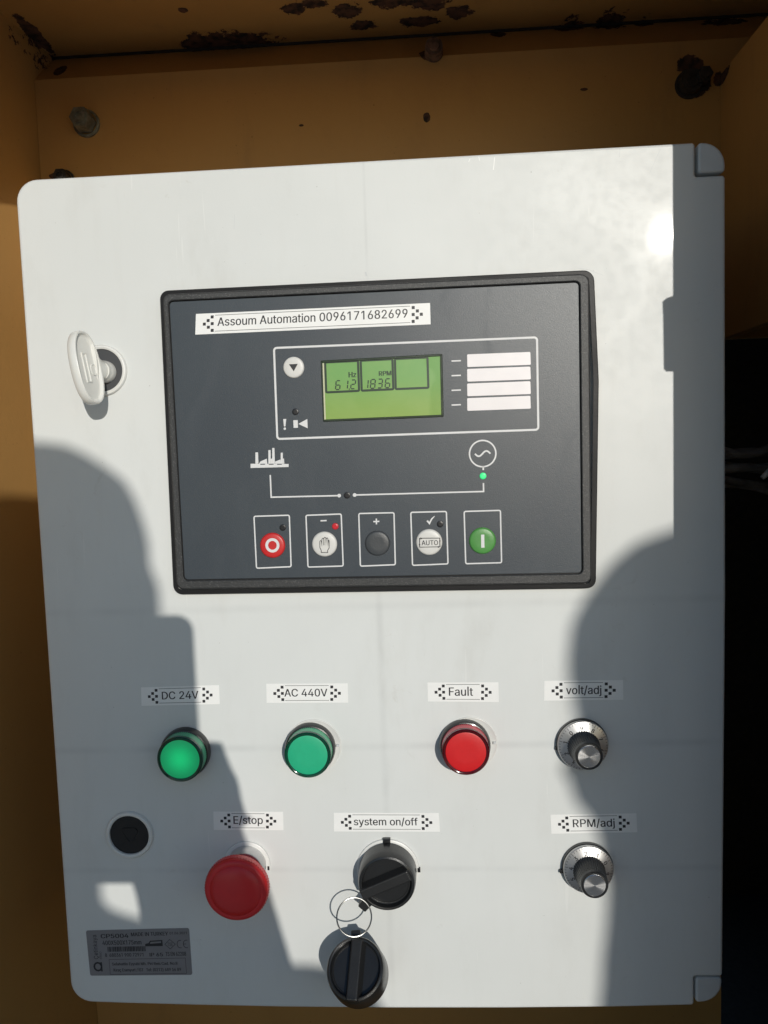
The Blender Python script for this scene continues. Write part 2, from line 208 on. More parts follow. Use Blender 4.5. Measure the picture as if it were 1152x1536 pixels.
'a':(389, '160,-9 126,-5 94,5 68,22 48,45 35,73 30,108 34,138 43,161 58,179 78,193 100,203 125,211 265,235 273,243 273,279 267,297 256,311 240,322 220,329 196,331 171,329 149,322 132,313 107,288 100,274 41,291 57,322 79,346 104,364 133,375 163,382 194,384 239,379 263,372 286,360 306,343 322,320 333,290 337,251 337,0 277,0 277,52 272,52 264,38 236,12 215,1 190,-6 170,45 202,49 228,59 248,74 263,93 272,115 276,138 276,190 134,159 117,150 103,139 95,124 92,105 94,87 102,72 114,61 130,52 149,47', '31,32,33 30,31,33 30,33,34 29,30,34 29,34,35 28,29,35 28,35,36 27,28,36 27,36,20 20,36,19 19,36,37 27,20,21 27,21,22 18,19,37 26,27,22 26,22,23 17,18,37 17,37,38 26,23,24 16,17,38 15,16,38 25,26,24 15,38,39 14,15,39 14,39,40 13,14,40 12,13,55 55,13,40 11,12,55 10,11,55 9,10,55 9,55,56 54,55,40 8,9,56 7,8,56 7,56,57 7,57,58 7,58,59 6,7,59 53,54,40 6,59,60 52,53,40 5,6,60 5,60,61 51,52,42 42,52,40 5,61,62 50,51,42 4,5,62 4,62,63 4,63,64 49,50,43 43,50,42 4,64,65 49,43,44 41,42,40 48,49,44 4,65,48 3,4,48 3,48,44 3,44,45 2,3,45 2,45,46 1,2,46 1,46,47 0,1,47'),
'b':(424, '229,-8 198,-5 172,4 153,17 138,31 118,59 112,59 112,0 53,0 53,509 114,509 114,319 137,346 152,360 171,373 197,381 229,384 274,378 313,361 345,332 370,293 385,245 390,189 385,133 370,84 346,45 313,16 274,-2 220,47 253,51 279,66 301,88 316,117 325,151 328,189 325,227 316,261 301,290 280,311 253,325 220,330 188,325 161,312 140,291 125,263 116,229 113,189 116,150 125,115 140,86 162,65 188,51', '8,9,10 8,10,11 15,16,17 14,15,17 14,17,18 13,14,18 13,18,19 12,13,19 11,12,40 40,12,19 40,19,39 39,19,20 11,40,41 11,41,42 38,39,20 8,11,44 44,11,43 43,11,42 37,38,20 37,20,21 36,37,21 8,44,45 35,36,21 35,21,22 8,45,46 34,35,22 8,46,47 33,34,22 33,22,23 32,33,23 8,47,48 32,23,24 31,32,24 8,48,6 6,48,49 30,31,24 6,49,50 30,24,25 29,30,25 6,50,5 5,50,51 8,6,7 4,5,51 4,51,28 28,29,25 4,28,25 4,25,26 3,4,26 2,3,26 2,26,27 1,2,27 1,27,0'),
'd':(424, '195,-8 151,-2 111,16 79,45 55,84 39,133 34,189 39,245 55,293 79,332 112,361 151,378 196,384 228,381 253,373 272,360 287,346 311,319 311,509 372,509 372,0 313,0 313,59 307,59 287,31 272,17 252,4 227,-5 205,47 236,51 263,65 284,86 299,115 309,150 312,189 309,229 300,263 284,291 263,312 237,325 205,330 172,325 145,311 124,290 108,261 99,227 96,189 99,151 109,117 124,88 145,66 172,51', '17,18,19 17,19,20 11,12,13 11,13,14 10,11,14 10,14,15 9,10,15 9,15,16 9,16,40 40,16,17 8,9,41 41,9,40 39,40,17 8,41,42 38,39,17 38,17,37 37,17,36 36,17,20 8,42,43 7,8,43 7,43,44 35,36,20 7,44,45 6,7,45 34,35,20 6,45,46 5,6,46 5,46,47 33,34,20 5,47,48 32,33,20 4,5,48 4,48,49 31,32,22 22,32,20 4,49,50 30,31,22 3,4,50 3,50,51 29,30,23 23,30,22 29,23,24 21,22,20 3,51,28 28,29,24 3,28,24 2,3,24 2,24,25 2,25,26 1,2,26 1,26,27 0,1,27'),
'e':(404, '212,-8 161,-2 117,16 82,46 56,85 40,132 34,187 39,242 55,290 81,329 115,359 157,378 205,384 236,382 266,374 294,361 319,341 341,315 357,282 368,242 371,194 371,169 75,169 75,221 338,221 310,202 307,237 298,269 283,294 263,314 237,326 205,330 173,326 146,313 125,294 109,270 99,241 96,211 96,178 100,139 110,106 128,80 151,61 179,50 212,46 234,48 254,53 271,61 285,73 297,88 306,105 365,91 353,63 335,39 311,19 283,4 249,-5', '11,12,13 11,13,14 10,11,14 10,14,15 10,15,16 9,10,16 9,16,31 31,16,17 9,31,32 30,31,17 8,9,32 8,32,33 29,30,17 29,17,18 28,29,18 8,33,34 8,34,35 27,28,18 7,8,35 27,18,19 7,35,36 26,27,19 6,7,36 26,19,24 24,19,20 6,36,23 23,36,37 25,26,24 6,23,22 37,23,24 37,24,20 38,37,20 38,20,21 5,6,22 39,38,21 5,22,39 39,22,21 5,39,40 4,5,40 4,40,41 49,50,51 49,51,52 48,49,52 3,4,41 3,41,42 47,48,52 47,52,53 3,42,43 46,47,53 45,46,53 3,43,44 44,45,53 2,3,44 2,44,53 2,53,54 2,54,55 1,2,55 1,55,56 0,1,56'),
'f':(253, '228,379 228,327 6,327 6,379 81,0 81,432 84,461 96,486 113,505 135,519 161,527 187,530 243,521 227,468 195,474 171,470 154,460 145,443 142,419 142,0', '2,3,0 2,0,1 10,11,12 9,10,12 9,12,13 8,9,13 7,8,14 14,8,13 6,7,14 6,14,15 6,15,16 5,6,16 5,16,17 5,17,18 4,5,18 4,18,19'),
'h':(410, '114,227 114,0 53,0 53,509 114,509 114,287 102,287 124,332 152,362 187,379 227,384 264,380 295,369 321,349 341,321 353,285 357,240 357,0 296,0 296,235 290,275 273,304 246,323 210,329 184,326 161,317 141,303 126,283 117,257', '2,3,4 2,4,6 6,4,5 9,10,11 9,11,12 8,9,12 8,12,13 7,8,13 7,13,23 23,13,14 6,7,25 25,7,24 24,7,23 22,23,14 21,22,14 21,14,15 6,25,26 20,21,15 6,26,27 2,6,28 28,6,27 20,15,16 19,20,16 2,28,0 19,16,17 18,19,17 2,0,1'),
'i':(166, '53,0 53,379 114,379 114,0 84,443 67,446 54,455 44,468 41,483 44,499 54,512 67,521 84,524 100,521 114,512 123,499 126,483 123,468 114,455 100,446', '0,1,2 0,2,3 11,12,13 10,11,13 10,13,14 9,10,14 9,14,15 8,9,15 8,15,16 7,8,16 7,16,17 6,7,17 6,17,18 5,6,18 5,18,19 4,5,19'),
'j':(166, '53,379 114,379 114,-30 111,-63 102,-90 86,-113 65,-129 37,-139 -10,-143 -10,-87 25,-83 40,-72 50,-54 53,-29 83,443 67,446 53,455 44,468 41,483 44,499 53,512 67,521 83,524 100,521 114,512 123,499 126,483 123,468 114,455 100,446', '13,0,1 13,1,2 12,13,2 12,2,3 11,12,3 11,3,4 10,11,4 9,10,4 8,9,4 8,4,5 8,5,6 8,6,7 21,22,23 20,21,23 20,23,24 19,20,24 19,24,25 18,19,25 18,25,26 17,18,26 17,26,27 16,17,27 16,27,28 15,16,28 15,28,29 14,15,29'),
'k':(380, '110,137 110,212 121,212 284,379 360,379 184,199 177,199 53,0 53,509 114,509 114,0 294,0 148,186 191,229 372,0', '2,3,4 2,4,5 0,1,2 0,2,6 6,2,5 7,8,9 7,9,10 12,13,14 11,12,14'),
'l':(190, '62,0 125,0 125,560 62,560', '0,1,2,3'),
'm':(610, '53,0 53,379 112,379 112,295 108,295 118,323 132,346 151,363 172,376 195,384 219,386 257,380 287,361 309,331 321,295 312,295 322,321 337,343 357,361 381,375 407,383 437,386 468,383 497,372 522,354 541,328 553,296 557,255 557,0 496,0 496,254 490,289 473,313 447,326 419,330 395,328 374,320 358,307 345,290 338,270 335,247 335,0 274,0 274,260 269,288 253,311 229,326 199,330 178,328 158,320 140,307 126,289 117,266 114,238 114,0', '9,10,11 20,21,22 8,9,11 19,20,22 19,22,23 8,11,12 0,1,2 0,2,4 4,2,3 7,8,12 18,19,23 18,23,24 6,7,12 6,12,13 17,18,24 17,24,25 5,6,47 47,6,13 16,17,35 35,17,34 34,17,25 47,13,46 46,13,14 5,47,48 33,34,25 5,48,49 16,35,36 33,25,26 45,46,14 32,33,26 4,5,49 15,16,36 4,49,50 15,36,37 31,32,26 44,45,15 15,45,14 4,50,51 15,37,38 31,26,27 0,4,52 52,4,51 44,15,38 44,38,39 30,31,27 43,44,39 43,39,40 0,52,53 42,43,40 30,27,28 29,30,28 42,40,41 0,53,54'),
'n':(410, '114,227 114,0 53,0 53,379 112,379 112,287 102,287 124,332 152,362 187,379 227,384 264,380 295,369 321,349 341,321 353,285 357,240 357,0 296,0 296,235 290,275 273,304 246,323 210,329 184,326 161,317 141,303 126,283 117,257', '9,10,11 9,11,12 2,3,4 2,4,6 6,4,5 8,9,12 8,12,13 7,8,13 7,13,23 23,13,14 6,7,25 25,7,24 24,7,23 22,23,14 21,22,14 21,14,15 6,25,26 20,21,15 6,26,27 2,6,28 28,6,27 20,15,16 19,20,16 2,28,0 19,16,17 18,19,17 2,0,1'),
'o':(415, '207,-8 159,-2 117,16 82,46 56,85 40,133 34,187 40,243 56,291 82,330 117,360 159,378 207,384 256,378 299,360 333,330 359,291 376,243 381,187 376,133 359,85 333,46 299,16 256,-2 207,46 242,51 270,66 292,89 307,117 316,151 319,187 316,224 307,258 292,287 270,310 242,325 207,330 173,325 145,310 124,287 108,258 99,224 96,187 99,151 108,117 124,89 145,66 173,51', '11,12,13 10,11,13 10,13,14 9,10,14 9,14,15 8,9,37 37,9,36 36,9,15 35,36,15 35,15,16 8,37,38 34,35,16 8,38,39 33,34,16 7,8,39 33,16,17 7,39,40 32,33,17 7,40,41 31,32,17 6,7,41 31,17,18 6,41,42 30,31,18 5,6,42 5,42,43 29,30,18 29,18,19 5,43,44 28,29,19 4,5,44 28,19,20 4,44,45 27,28,20 4,45,46 26,27,20 3,4,46 26,20,21 3,46,47 25,26,21 3,47,24 24,25,21 2,3,24 2,24,21 2,21,22 1,2,22 1,22,23 0,1,23'),
'p':(424, '53,-143 53,379 112,379 112,319 118,319 137,346 152,360 171,373 197,381 229,384 274,378 313,361 345,332 370,293 385,245 390,189 385,133 370,84 346,45 313,16 274,-2 229,-8 198,-5 173,4 153,17 138,31 114,59 114,-143 220,47 253,51 279,66 301,88 316,117 325,151 328,189 325,227 316,261 301,290 280,311 253,325 220,330 188,325 161,312 140,291 125,263 116,229 113,189 116,150 125,115 140,86 162,65 188,51', '8,9,10 7,8,10 0,1,2 0,2,3 7,10,11 6,7,11 6,11,12 5,6,12 4,5,40 40,5,12 40,12,39 39,12,13 4,40,41 4,41,42 38,39,13 0,3,4 0,4,45 45,4,44 44,4,43 43,4,42 37,38,13 37,13,14 36,37,14 35,36,14 35,14,15 0,45,46 34,35,15 0,46,47 33,34,15 33,15,16 32,33,16 0,47,48 32,16,17 31,32,17 0,48,26 26,48,49 30,31,17 26,49,50 30,17,18 29,30,18 26,50,51 0,26,27 25,26,51 25,51,28 28,29,18 25,28,18 25,18,19 24,25,19 23,24,19 23,19,20 22,23,20 22,20,21'),
'r':(259, '53,0 53,379 112,379 112,321 115,321 130,347 152,367 181,380 243,384 243,322 207,326 182,323 159,315 140,301 126,284 117,262 114,237 114,0', '7,8,9 6,7,9 0,1,2 0,2,3 5,6,9 4,5,10 10,5,9 4,10,11 4,11,12 0,3,4 0,4,15 15,4,14 14,4,13 13,4,12 0,15,16 0,16,17'),
's':(365, '182,-8 145,-5 112,3 84,18 62,38 45,63 36,94 94,107 105,79 124,60 150,49 181,45 217,50 244,62 262,81 268,103 265,121 254,136 237,147 212,155 149,170 104,186 72,208 53,237 47,274 51,305 65,332 87,354 115,370 149,381 187,384 223,381 254,372 279,358 299,339 314,316 324,290 268,277 258,298 243,316 219,328 187,333 156,329 131,317 114,299 109,277 112,258 124,243 144,232 172,223 229,209 275,194 306,171 325,142 331,107 326,75 312,47 290,24 260,6 223,-5', '29,30,31 28,29,31 28,31,32 28,32,33 27,28,33 27,33,34 26,27,34 26,34,41 41,34,35 26,41,42 40,41,35 25,26,42 25,42,43 39,40,35 25,43,44 38,39,35 38,35,36 24,25,44 24,44,45 37,38,36 24,45,46 23,24,46 23,46,47 23,47,48 22,23,48 22,48,49 22,49,50 22,50,51 21,22,51 21,51,52 20,21,52 20,52,53 19,20,53 18,19,53 17,18,53 17,53,54 16,17,54 15,16,54 6,7,8 15,54,55 14,15,55 5,6,8 13,14,55 5,8,9 13,55,56 4,5,9 12,13,56 4,9,10 11,12,56 4,10,11 11,56,57 4,11,57 3,4,57 3,57,58 2,3,58 2,58,59 1,2,59 0,1,59'),
't':(227, '204,379 204,327 6,327 6,379 65,471 126,471 126,98 128,76 136,61 150,53 202,54 213,2 168,-4 125,2 92,21 72,52 65,93', '2,3,0 2,0,1 16,4,5 16,5,6 16,6,7 15,16,7 15,7,8 15,8,9 9,10,11 15,9,11 14,15,11 13,14,11 12,13,11'),
'u':(410, '182,-5 146,-1 115,11 89,31 69,59 57,95 53,139 53,379 114,379 114,144 119,105 137,75 164,56 200,50 226,53 249,62 268,77 283,97 293,122 296,153 296,379 357,379 357,0 298,0 298,92 307,92 286,47 257,17 222,0', '6,7,8 6,8,9 19,20,21 19,21,22 18,19,22 6,9,10 5,6,10 17,18,25 25,18,22 5,10,11 16,17,24 24,17,25 4,5,11 16,24,26 26,24,23 26,25,22 15,16,26 4,11,12 14,15,26 3,4,12 3,12,13 13,14,26 3,13,26 3,26,27 23,26,22 2,3,27 2,27,28 1,2,28 1,28,0'),
'v':(389, '163,0 17,379 84,379 165,155 177,121 206,21 184,21 224,155 305,379 371,379 226,0', '0,1,2 0,2,3 7,8,9 7,9,10 0,3,4 6,7,5 5,7,10 0,4,5 0,5,10'),
'y':(389, '47,-139 61,-86 88,-90 104,-89 118,-84 130,-74 141,-58 151,-36 163,-1 17,379 84,379 165,155 177,121 206,21 184,21 212,121 224,155 305,379 371,379 204,-58 191,-85 177,-107 159,-124 139,-136 117,-143', '8,9,10 8,10,11 16,17,18 16,18,19 8,11,12 15,16,19 8,12,14 14,12,13 14,15,19 8,14,19 7,8,19 6,7,19 5,6,19 5,19,20 4,5,20 3,4,20 3,20,21 0,1,2 2,3,21 0,2,21 0,21,22 0,22,23 0,23,24'),
'z':(380, '42,0 42,46 254,320 254,323 48,323 48,379 333,379 333,331 126,60 126,56 339,56 339,0', '4,5,6 4,6,7 4,7,3 3,7,2 2,7,8 1,2,8 1,8,9 1,9,10 1,10,11 0,1,11'),
'Ç':(510, '267,-7 205,1 150,25 104,63 70,115 48,179 40,254 48,329 70,393 104,445 150,484 205,508 267,516 305,513 340,504 373,490 402,471 427,447 448,418 463,385 473,348 408,348 401,373 389,395 375,413 357,428 337,440 315,449 292,454 267,456 223,450 184,432 150,403 125,364 109,314 103,254 109,194 125,145 151,105 184,76 223,59 267,53 292,55 315,60 337,69 357,81 375,96 389,114 401,136 408,160 473,160 463,124 448,91 428,62 402,38 373,19 341,5 305,-4 228,-146 228,-110 240,-66 251,13 283,13 283,-33 312,-37 332,-47 344,-64 348,-88 343,-114 328,-132 304,-143 269,-146', '11,12,13 11,13,14 10,11,14 10,14,15 10,15,16 9,10,16 9,16,29 29,16,17 9,29,30 28,29,17 27,28,17 9,30,31 26,27,17 26,17,18 8,9,31 25,26,18 8,31,32 24,25,18 24,18,19 23,24,19 8,32,33 22,23,19 7,8,33 22,19,20 21,22,20 7,33,34 6,7,34 6,34,35 5,6,35 5,35,36 5,36,37 4,5,37 48,49,50 48,50,51 4,37,38 47,48,51 47,51,52 3,4,38 46,47,52 3,38,39 45,46,52 45,52,53 44,45,53 3,39,40 43,44,53 2,3,40 43,53,54 42,43,54 2,40,41 41,42,54 2,41,54 2,54,55 1,2,55 1,55,56 1,56,57 0,1,57 60,61,62 60,62,63 60,63,64 60,64,65 60,65,66 60,66,67 59,60,67 59,67,68 58,59,68 58,68,69 58,69,70 58,70,71'),
'ç':(396, '207,-8 159,-2 117,16 82,46 56,85 40,133 34,187 40,243 56,291 82,330 117,360 159,378 207,384 234,383 260,377 284,368 305,356 324,341 340,322 353,301 362,277 303,262 207,330 173,325 145,310 124,287 108,258 99,224 96,187 99,151 108,117 124,89 145,66 173,51 207,46 304,117 363,102 354,78 341,56 325,37 306,21 285,9 261,-1 235,-6 169,-143 169,-107 182,-62 192,16 224,16 224,-29 253,-34 273,-44 285,-61 289,-85 284,-111 270,-129 245,-139 210,-143', '11,12,13 11,13,14 10,11,14 10,14,15 10,15,16 9,10,16 9,16,17 9,17,22 22,17,18 8,9,23 23,9,22 21,22,18 8,23,24 21,18,19 8,24,25 21,19,20 7,8,25 7,25,26 7,26,27 6,7,27 6,27,28 5,6,28 5,28,29 5,29,30 4,5,30 4,30,31 34,35,36 34,36,37 4,31,32 3,4,32 34,37,38 3,32,33 34,38,39 3,33,34 2,3,34 2,34,39 2,39,40 2,40,41 1,2,41 1,41,42 1,42,43 0,1,43 46,47,48 46,48,49 46,49,50 46,50,51 46,51,52 46,52,53 45,46,53 45,53,54 44,45,54 44,54,55 44,55,56 44,56,57'),
'İ':(185, '60,0 125,0 125,509 60,509 60,560 125,560 125,625 60,625', '0,1,2,3 4,5,6,7'),
'ı':(190, '62,0 125,0 125,385 62,385', '0,1,2,3'),
' ':(187, '', ''),
}
_gl = {}
def glyph(c):
    if c not in _gl:
        a, v, f = GLYPHS[c]
        _gl[c] = (a/1000, [tuple(int(t)/1000 for t in p.split(',')) for p in v.split()], [tuple(int(t) for t in q.split(',')) for q in f.split()])
    return _gl[c]
def text_mesh(s, bold=0.0):
    v = []; f = []; x = 0
    for c in s:
        a, gv, gf = glyph(c); n = len(v); v += [(p[0]+x, p[1], 0) for p in gv]; f += [tuple(i+n for i in q) for q in gf]; x += a
    if bold > .01:
        n = len(v); v += [(p[0]+bold*1.4, p[1], 1) for p in v]; f += [tuple(i+n for i in q) for q in f]
    return v, f
CAP = None
def put_text(mb, s, fn, u0, u1, vt, vb, z, bold=0.0):
    "text with cap top at vt, baseline at vb, spanning u0..u1 of the map fn"
    global CAP
    if CAP is None: CAP = max(p[1] for p in text_mesh('E')[0])
    v, f = text_mesh(s, bold); x0 = min(p[0] for p in v); x1 = max(p[0] for p in v)
    mb.add([fn(u0+(p[0]-x0)/(x1-x0)*(u1-u0), vb+(vt-vb)*p[1]/CAP)+(z+p[2]*.00001,) for p in v], f)

# ------------------------------------------------------------------ helpers: materials
class NT:
    def __init__(s, name):
        s.m = bpy.data.materials.new(name); s.m.use_nodes = True; s.t = s.m.node_tree
        s.b = s.t.nodes['Principled BSDF']; s.co = None
    def n(s, t, **k):
        o = s.t.nodes.new('ShaderNode'+t)
        for a, b in k.items(): setattr(o, a, b)
        return o
    def set(s, sock, v):
        if isinstance(v, bpy.types.NodeSocket): s.t.links.new(v, sock)
        else: sock.default_value = v
    def coord(s):
        if not s.co: s.co = s.n('TexCoord').outputs['Object']
        return s.co
    def sep(s):
        o = s.n('SeparateXYZ'); s.set(o.inputs[0], s.coord()); return o.outputs
    def noise(s, scale, detail=4, rough=.55, vec=None, dist=0, stretch=None):
        o = s.n('TexNoise'); o.inputs['Scale'].default_value = scale; o.inputs['Detail'].default_value = detail
        o.inputs['Roughness'].default_value = rough; o.inputs['Distortion'].default_value = dist
        v = vec or s.coord()
        if stretch:
            mp = s.n('Mapping'); mp.inputs['Scale'].default_value = stretch; s.set(mp.inputs[0], v); v = mp.outputs[0]
        s.set(o.inputs['Vector'], v); return o.outputs['Fac']
    def math(s, op, a, b=0.0, c=None, clamp=False):
        o = s.n('Math', operation=op); o.use_clamp = clamp; s.set(o.inputs[0], a); s.set(o.inputs[1], b)
        if c is not None: s.set(o.inputs[2], c)
        return o.outputs[0]
    def rng(s, v, a, b, c=0.0, d=1.0, smooth=True):
        o = s.n('MapRange'); o.interpolation_type = 'SMOOTHSTEP' if smooth else 'LINEAR'
        for i, q in enumerate((v, a, b, c, d)): s.set(o.inputs[i], q)
        return o.outputs[0]
    def mix(s, f, a, b, blend='MIX'):
        o = s.n('Mix', data_type='RGBA', blend_type=blend); s.set(o.inputs[0], f)
        s.set(o.inputs[6], a if not isinstance(a, tuple) else a+(1,)*(4-len(a))); s.set(o.inputs[7], b if not isinstance(b, tuple) else b+(1,)*(4-len(b)))
        return o.outputs[2]
    def bump(s, hgt, st=.2, dist=.001):
        o = s.n('Bump'); o.inputs['Strength'].default_value = st; o.inputs['Distance'].default_value = dist
        s.set(o.inputs['Height'], hgt); s.set(s.b.inputs['Normal'], o.outputs[0]); return o
    def p(s, **k):
        for a, v in k.items():
            nm = {'color':'Base Color','rough':'Roughness','metal':'Metallic','coat':'Coat Weight','coatr':'Coat Roughness','spec':'Specular IOR Level',
                  'emit':'Emission Color','emits':'Emission Strength','trans':'Transmission Weight','ior':'IOR','sss':'Subsurface Weight','aniso':'Anisotropic','alpha':'Alpha'}[a]
            if isinstance(v, tuple) and len(v) == 3: v = v+(1,)
            s.set(s.b.inputs[nm], v)
        return s
def simple(name, col, rough=.5, metal=0, var=.06, scale=60, bump=0, bs=800, **k):
    q = NT(name); f = q.noise(scale, 5)
    q.p(color=q.mix(q.rng(f, .3, .7), tuple(c*(1-var) for c in col), tuple(min(1, c*(1+var)) for c in col)), metal=metal, **k)
    q.p(rough=q.rng(q.noise(scale*2.3, 3), .3, .7, rough*.88, min(1, rough*1.12)))
    if bump: q.bump(q.noise(bs, 2), bump, .0004)
    return q.m

def m_door():
    q = NT('enclosure_paint'); s = q.sep(); x, y = s[0], s[1]
    big = q.rng(q.noise(7, 5, .6), .35, .7)
    col = q.mix(big, (.655,.67,.655), (.69,.705,.69))
    sm = q.rng(q.noise(26, 6, .65, stretch=(1, .35, 1)), .52, .75)          # wiped dirt
    col = q.mix(q.math('MULTIPLY', sm, .20), col, (.47,.46,.42))
    wp = q.rng(q.noise(90, 5, .7, stretch=(1, .12, 1)), .5, .8); col = q.mix(q.math('MULTIPLY', wp, .10), col, (.50,.49,.45))
    fg = q.math('MULTIPLY', q.rng(q.noise(55, 3, .6, dist=2), .62, .75), q.rng(q.noise(10, 3), .5, .65)); col = q.mix(q.math('MULTIPLY', fg, .20), col, (.40,.37,.31))
    xw = q.math('ADD', x, q.math('MULTIPLY', q.math('SUBTRACT', q.noise(9, 2), .5), .004))
    yw = q.math('ADD', y, q.math('MULTIPLY', q.math('SUBTRACT', q.noise(8, 2), .5), .005))
    def band(v, c, wd, st, msk=None):
        d = q.math('ABSOLUTE', q.math('SUBTRACT', v, c)); b = q.math('MULTIPLY', q.rng(d, wd, 0.0, 0, 1), st)
        n = q.rng(q.noise(30, 4), .3, .65, .25, 1); b = q.math('MULTIPLY', b, n)
        if msk is not None: b = q.math('MULTIPLY', b, msk)
        return b
    msk = [ (x, P(572, 1000)[0], .0034, .17, q.rng(y, .13, .06)), (x, P(548, 330)[0], .0014, .16, q.rng(y, .08, .12)),
            (y, P(700, 1118)[1], .0036, .19, None), (y, P(700, 1303)[1], .0032, .15, None), (y, P(600, 908)[1], .0040, .13, None)]
    for v, c, wd, st, mk in msk: col = q.mix(band(v, c, wd, st, mk), col, (.33,.34,.34))
    sp = q.rng(q.noise(420, 2, .5), .76, .80); col = q.mix(q.math('MULTIPLY', sp, .45), col, (.2,.19,.16))
    # thin scratches
    for ang, sc_, off in ((.5, 30, .3), (-.35, 42, .7), (1.3, 36, .1)):
        mp = q.n('Mapping'); mp.inputs['Rotation'].default_value = (0,0,ang); mp.inputs['Location'].default_value = (off, off, 0); mp.inputs['Scale'].default_value = (1, .04, 1)
        q.set(mp.inputs[0], q.coord()); l = q.rng(q.noise(sc_*9, 1, .4, vec=mp.outputs[0]), .745, .765)
        l = q.math('MULTIPLY', l, q.rng(q.noise(11, 2), .52, .62)); col = q.mix(q.math('MULTIPLY', l, .25), col, (.86,.86,.84))
    r = q.rng(q.noise(16, 6, .65, dist=1.2), .3, .72, .40, .465)
    r2 = q.math('ADD', r, q.math('MULTIPLY', q.rng(q.noise(150, 3), .4, .7), .05))
    q.p(color=col, rough=r2, coat=.028, coatr=q.rng(q.noise(60, 6, .7), .3, .7, .06, .08), spec=.36)
    h = q.math('ADD', q.math('MULTIPLY', q.noise(620, 2, .5), .55), q.math('MULTIPLY', q.noise(45, 3), .9))
    q.bump(h, .10, .0004); return q.m
def m_ochre(chips):
    q = NT('ochre_paint'); g = q.n('NewGeometry').outputs['Position']
    mp = q.n('Mapping'); mp.vector_type = 'POINT'; q.set(mp.inputs[0], g); vec = mp.outputs[0]; q.co = vec
    big = q.rng(q.noise(5, 6, .6), .3, .7)
    col = q.mix(big, (.68,.44,.15), (.74,.48,.17))
    dirt = q.rng(q.noise(11, 7, .7, stretch=(1,1,.5)), .5, .75); col = q.mix(q.math('MULTIPLY', dirt, .28), col, (.34,.22,.09))
    sp = q.rng(q.noise(330, 2), .73, .78); col = q.mix(q.math('MULTIPLY', sp, .6), col, (.10,.06,.03))
    n1 = q.noise(120, 7, .75); n0 = q.math('MULTIPLY', q.math('SUBTRACT', n1, .5), 2.6)
    tot = 0.0
    for (c, rx, ry, rz, st) in chips:
        w_ = FR @ Vector(c); d = q.n('VectorMath', operation='SUBTRACT'); q.set(d.inputs[0], g); d.inputs[1].default_value = w_
        sv = q.n('VectorMath', operation='DIVIDE'); q.set(sv.inputs[0], d.outputs[0]); sv.inputs[1].default_value = (rx, rz, ry)
        ln = q.n('VectorMath', operation='LENGTH'); q.set(ln.inputs[0], sv.outputs[0])
        e = q.math('ADD', ln.outputs['Value'], q.math('MULTIPLY', n0, st)); tot = q.math('MAXIMUM', tot, q.math('SUBTRACT', 1.0, e))
    core = q.rng(tot, .02, .06); halo = q.rng(tot, -.55, .02)
    col = q.mix(q.math('MULTIPLY', halo, .55), col, (.26,.11,.035))
    run = q.rng(q.noise(28, 6, .7, stretch=(1, 1, .16)), .56, .78); col = q.mix(q.math('MULTIPLY', run, .38), col, (.30,.18,.075))
    sc = q.rng(q.noise(150, 5, .75), .66, .74); col = q.mix(q.math('MULTIPLY', sc, .35), col, (.20,.12,.05))
    col = q.mix(core, col, q.mix(q.rng(q.noise(160, 5), .35, .65), (.020,.015,.014), (.11,.055,.035)))
    q.p(color=col, rough=q.rng(core, 0, 1, .42, .85), spec=.4)
    q.bump(q.math('ADD', q.math('MULTIPLY', q.noise(260, 3), .3), q.math('MULTIPLY', core, q.math('ADD', -.9, q.noise(240, 4)))), .5, .0009)
    return q.m
def m_plastic(name, col, rough, grain, st, var=.08, **k):
    q = NT(name); f = q.noise(35, 5); v = q.noise(grain, 2, .6)
    q.p(color=q.mix(q.rng(f, .3, .7), tuple(c*(1-var) for c in col), tuple(c*(1+var) for c in col)), rough=q.rng(q.noise(20, 5), .3, .7, rough*.9, rough*1.12), **k)
    q.bump(v, st, .0003); return q.m
M = {}
M['door'] = m_door()
M['cover'] = simple('cover_plastic', (.58,.60,.60), .45, var=.04, bump=.1)
def m_bezel():
    q = NT('bezel_plastic'); sp = q.rng(q.noise(1400, 1), .58, .72)
    col = q.mix(q.rng(q.noise(18, 5), .3, .7), (.026,.027,.028), (.032,.033,.034)); col = q.mix(q.math('MULTIPLY', sp, .55), col, (.14,.14,.135))
    q.p(color=col, rough=.42); q.bump(q.noise(1900, 2, .7), .6, .0003); return q.m
M['bezel'] = m_bezel()
M['flange'] = m_plastic('flange_rubber', (.009,.009,.010), .5, 900, .2, spec=.25)
def m_face():
    q = NT('controller_foil'); f = q.noise(14, 6, .6)
    col = q.mix(q.rng(f, .3, .7), (.040,.050,.062), (.046,.057,.068))
    sp = q.rng(q.noise(1700, 1), .64, .76); col = q.mix(q.math('MULTIPLY', sp, .35), col, (.13,.135,.14))
    sm = q.rng(q.noise(30, 6, .7, stretch=(1,.4,1), dist=1), .5, .8)
    q.p(color=col, rough=q.math('ADD', .36, q.math('MULTIPLY', sm, .14)), spec=.5); q.bump(q.noise(2200, 2, .7), .28, .0003); return q.m
M['face'] = m_face()
M['white_print'] = simple('white_print', (.68,.68,.68), .5, var=.03)
M['dark_print'] = simple('dark_print', (.02,.02,.022), .5)
M['ink'] = simple('black_ink', (.018,.018,.022), .45)
M['tape'] = simple('label_tape', (.84,.84,.82), .38, var=.015, scale=90)
M['white_bar'] = simple('blank_strip', (.80,.765,.77), .4, var=.02)
M['led_off'] = simple('led_off', (.012,.012,.014), .35)
M['b_white'] = m_plastic('button_white', (.66,.65,.62), .42, 900, .15, .03)
M['b_red'] = m_plastic('button_red', (.55,.022,.022), .38, 900, .15, .06)
M['b_dark'] = m_plastic('button_dark', (.050,.055,.060), .42, 1200, .3)
M['b_green'] = m_plastic('button_green', (.075,.27,.06), .40, 900, .15, .06)
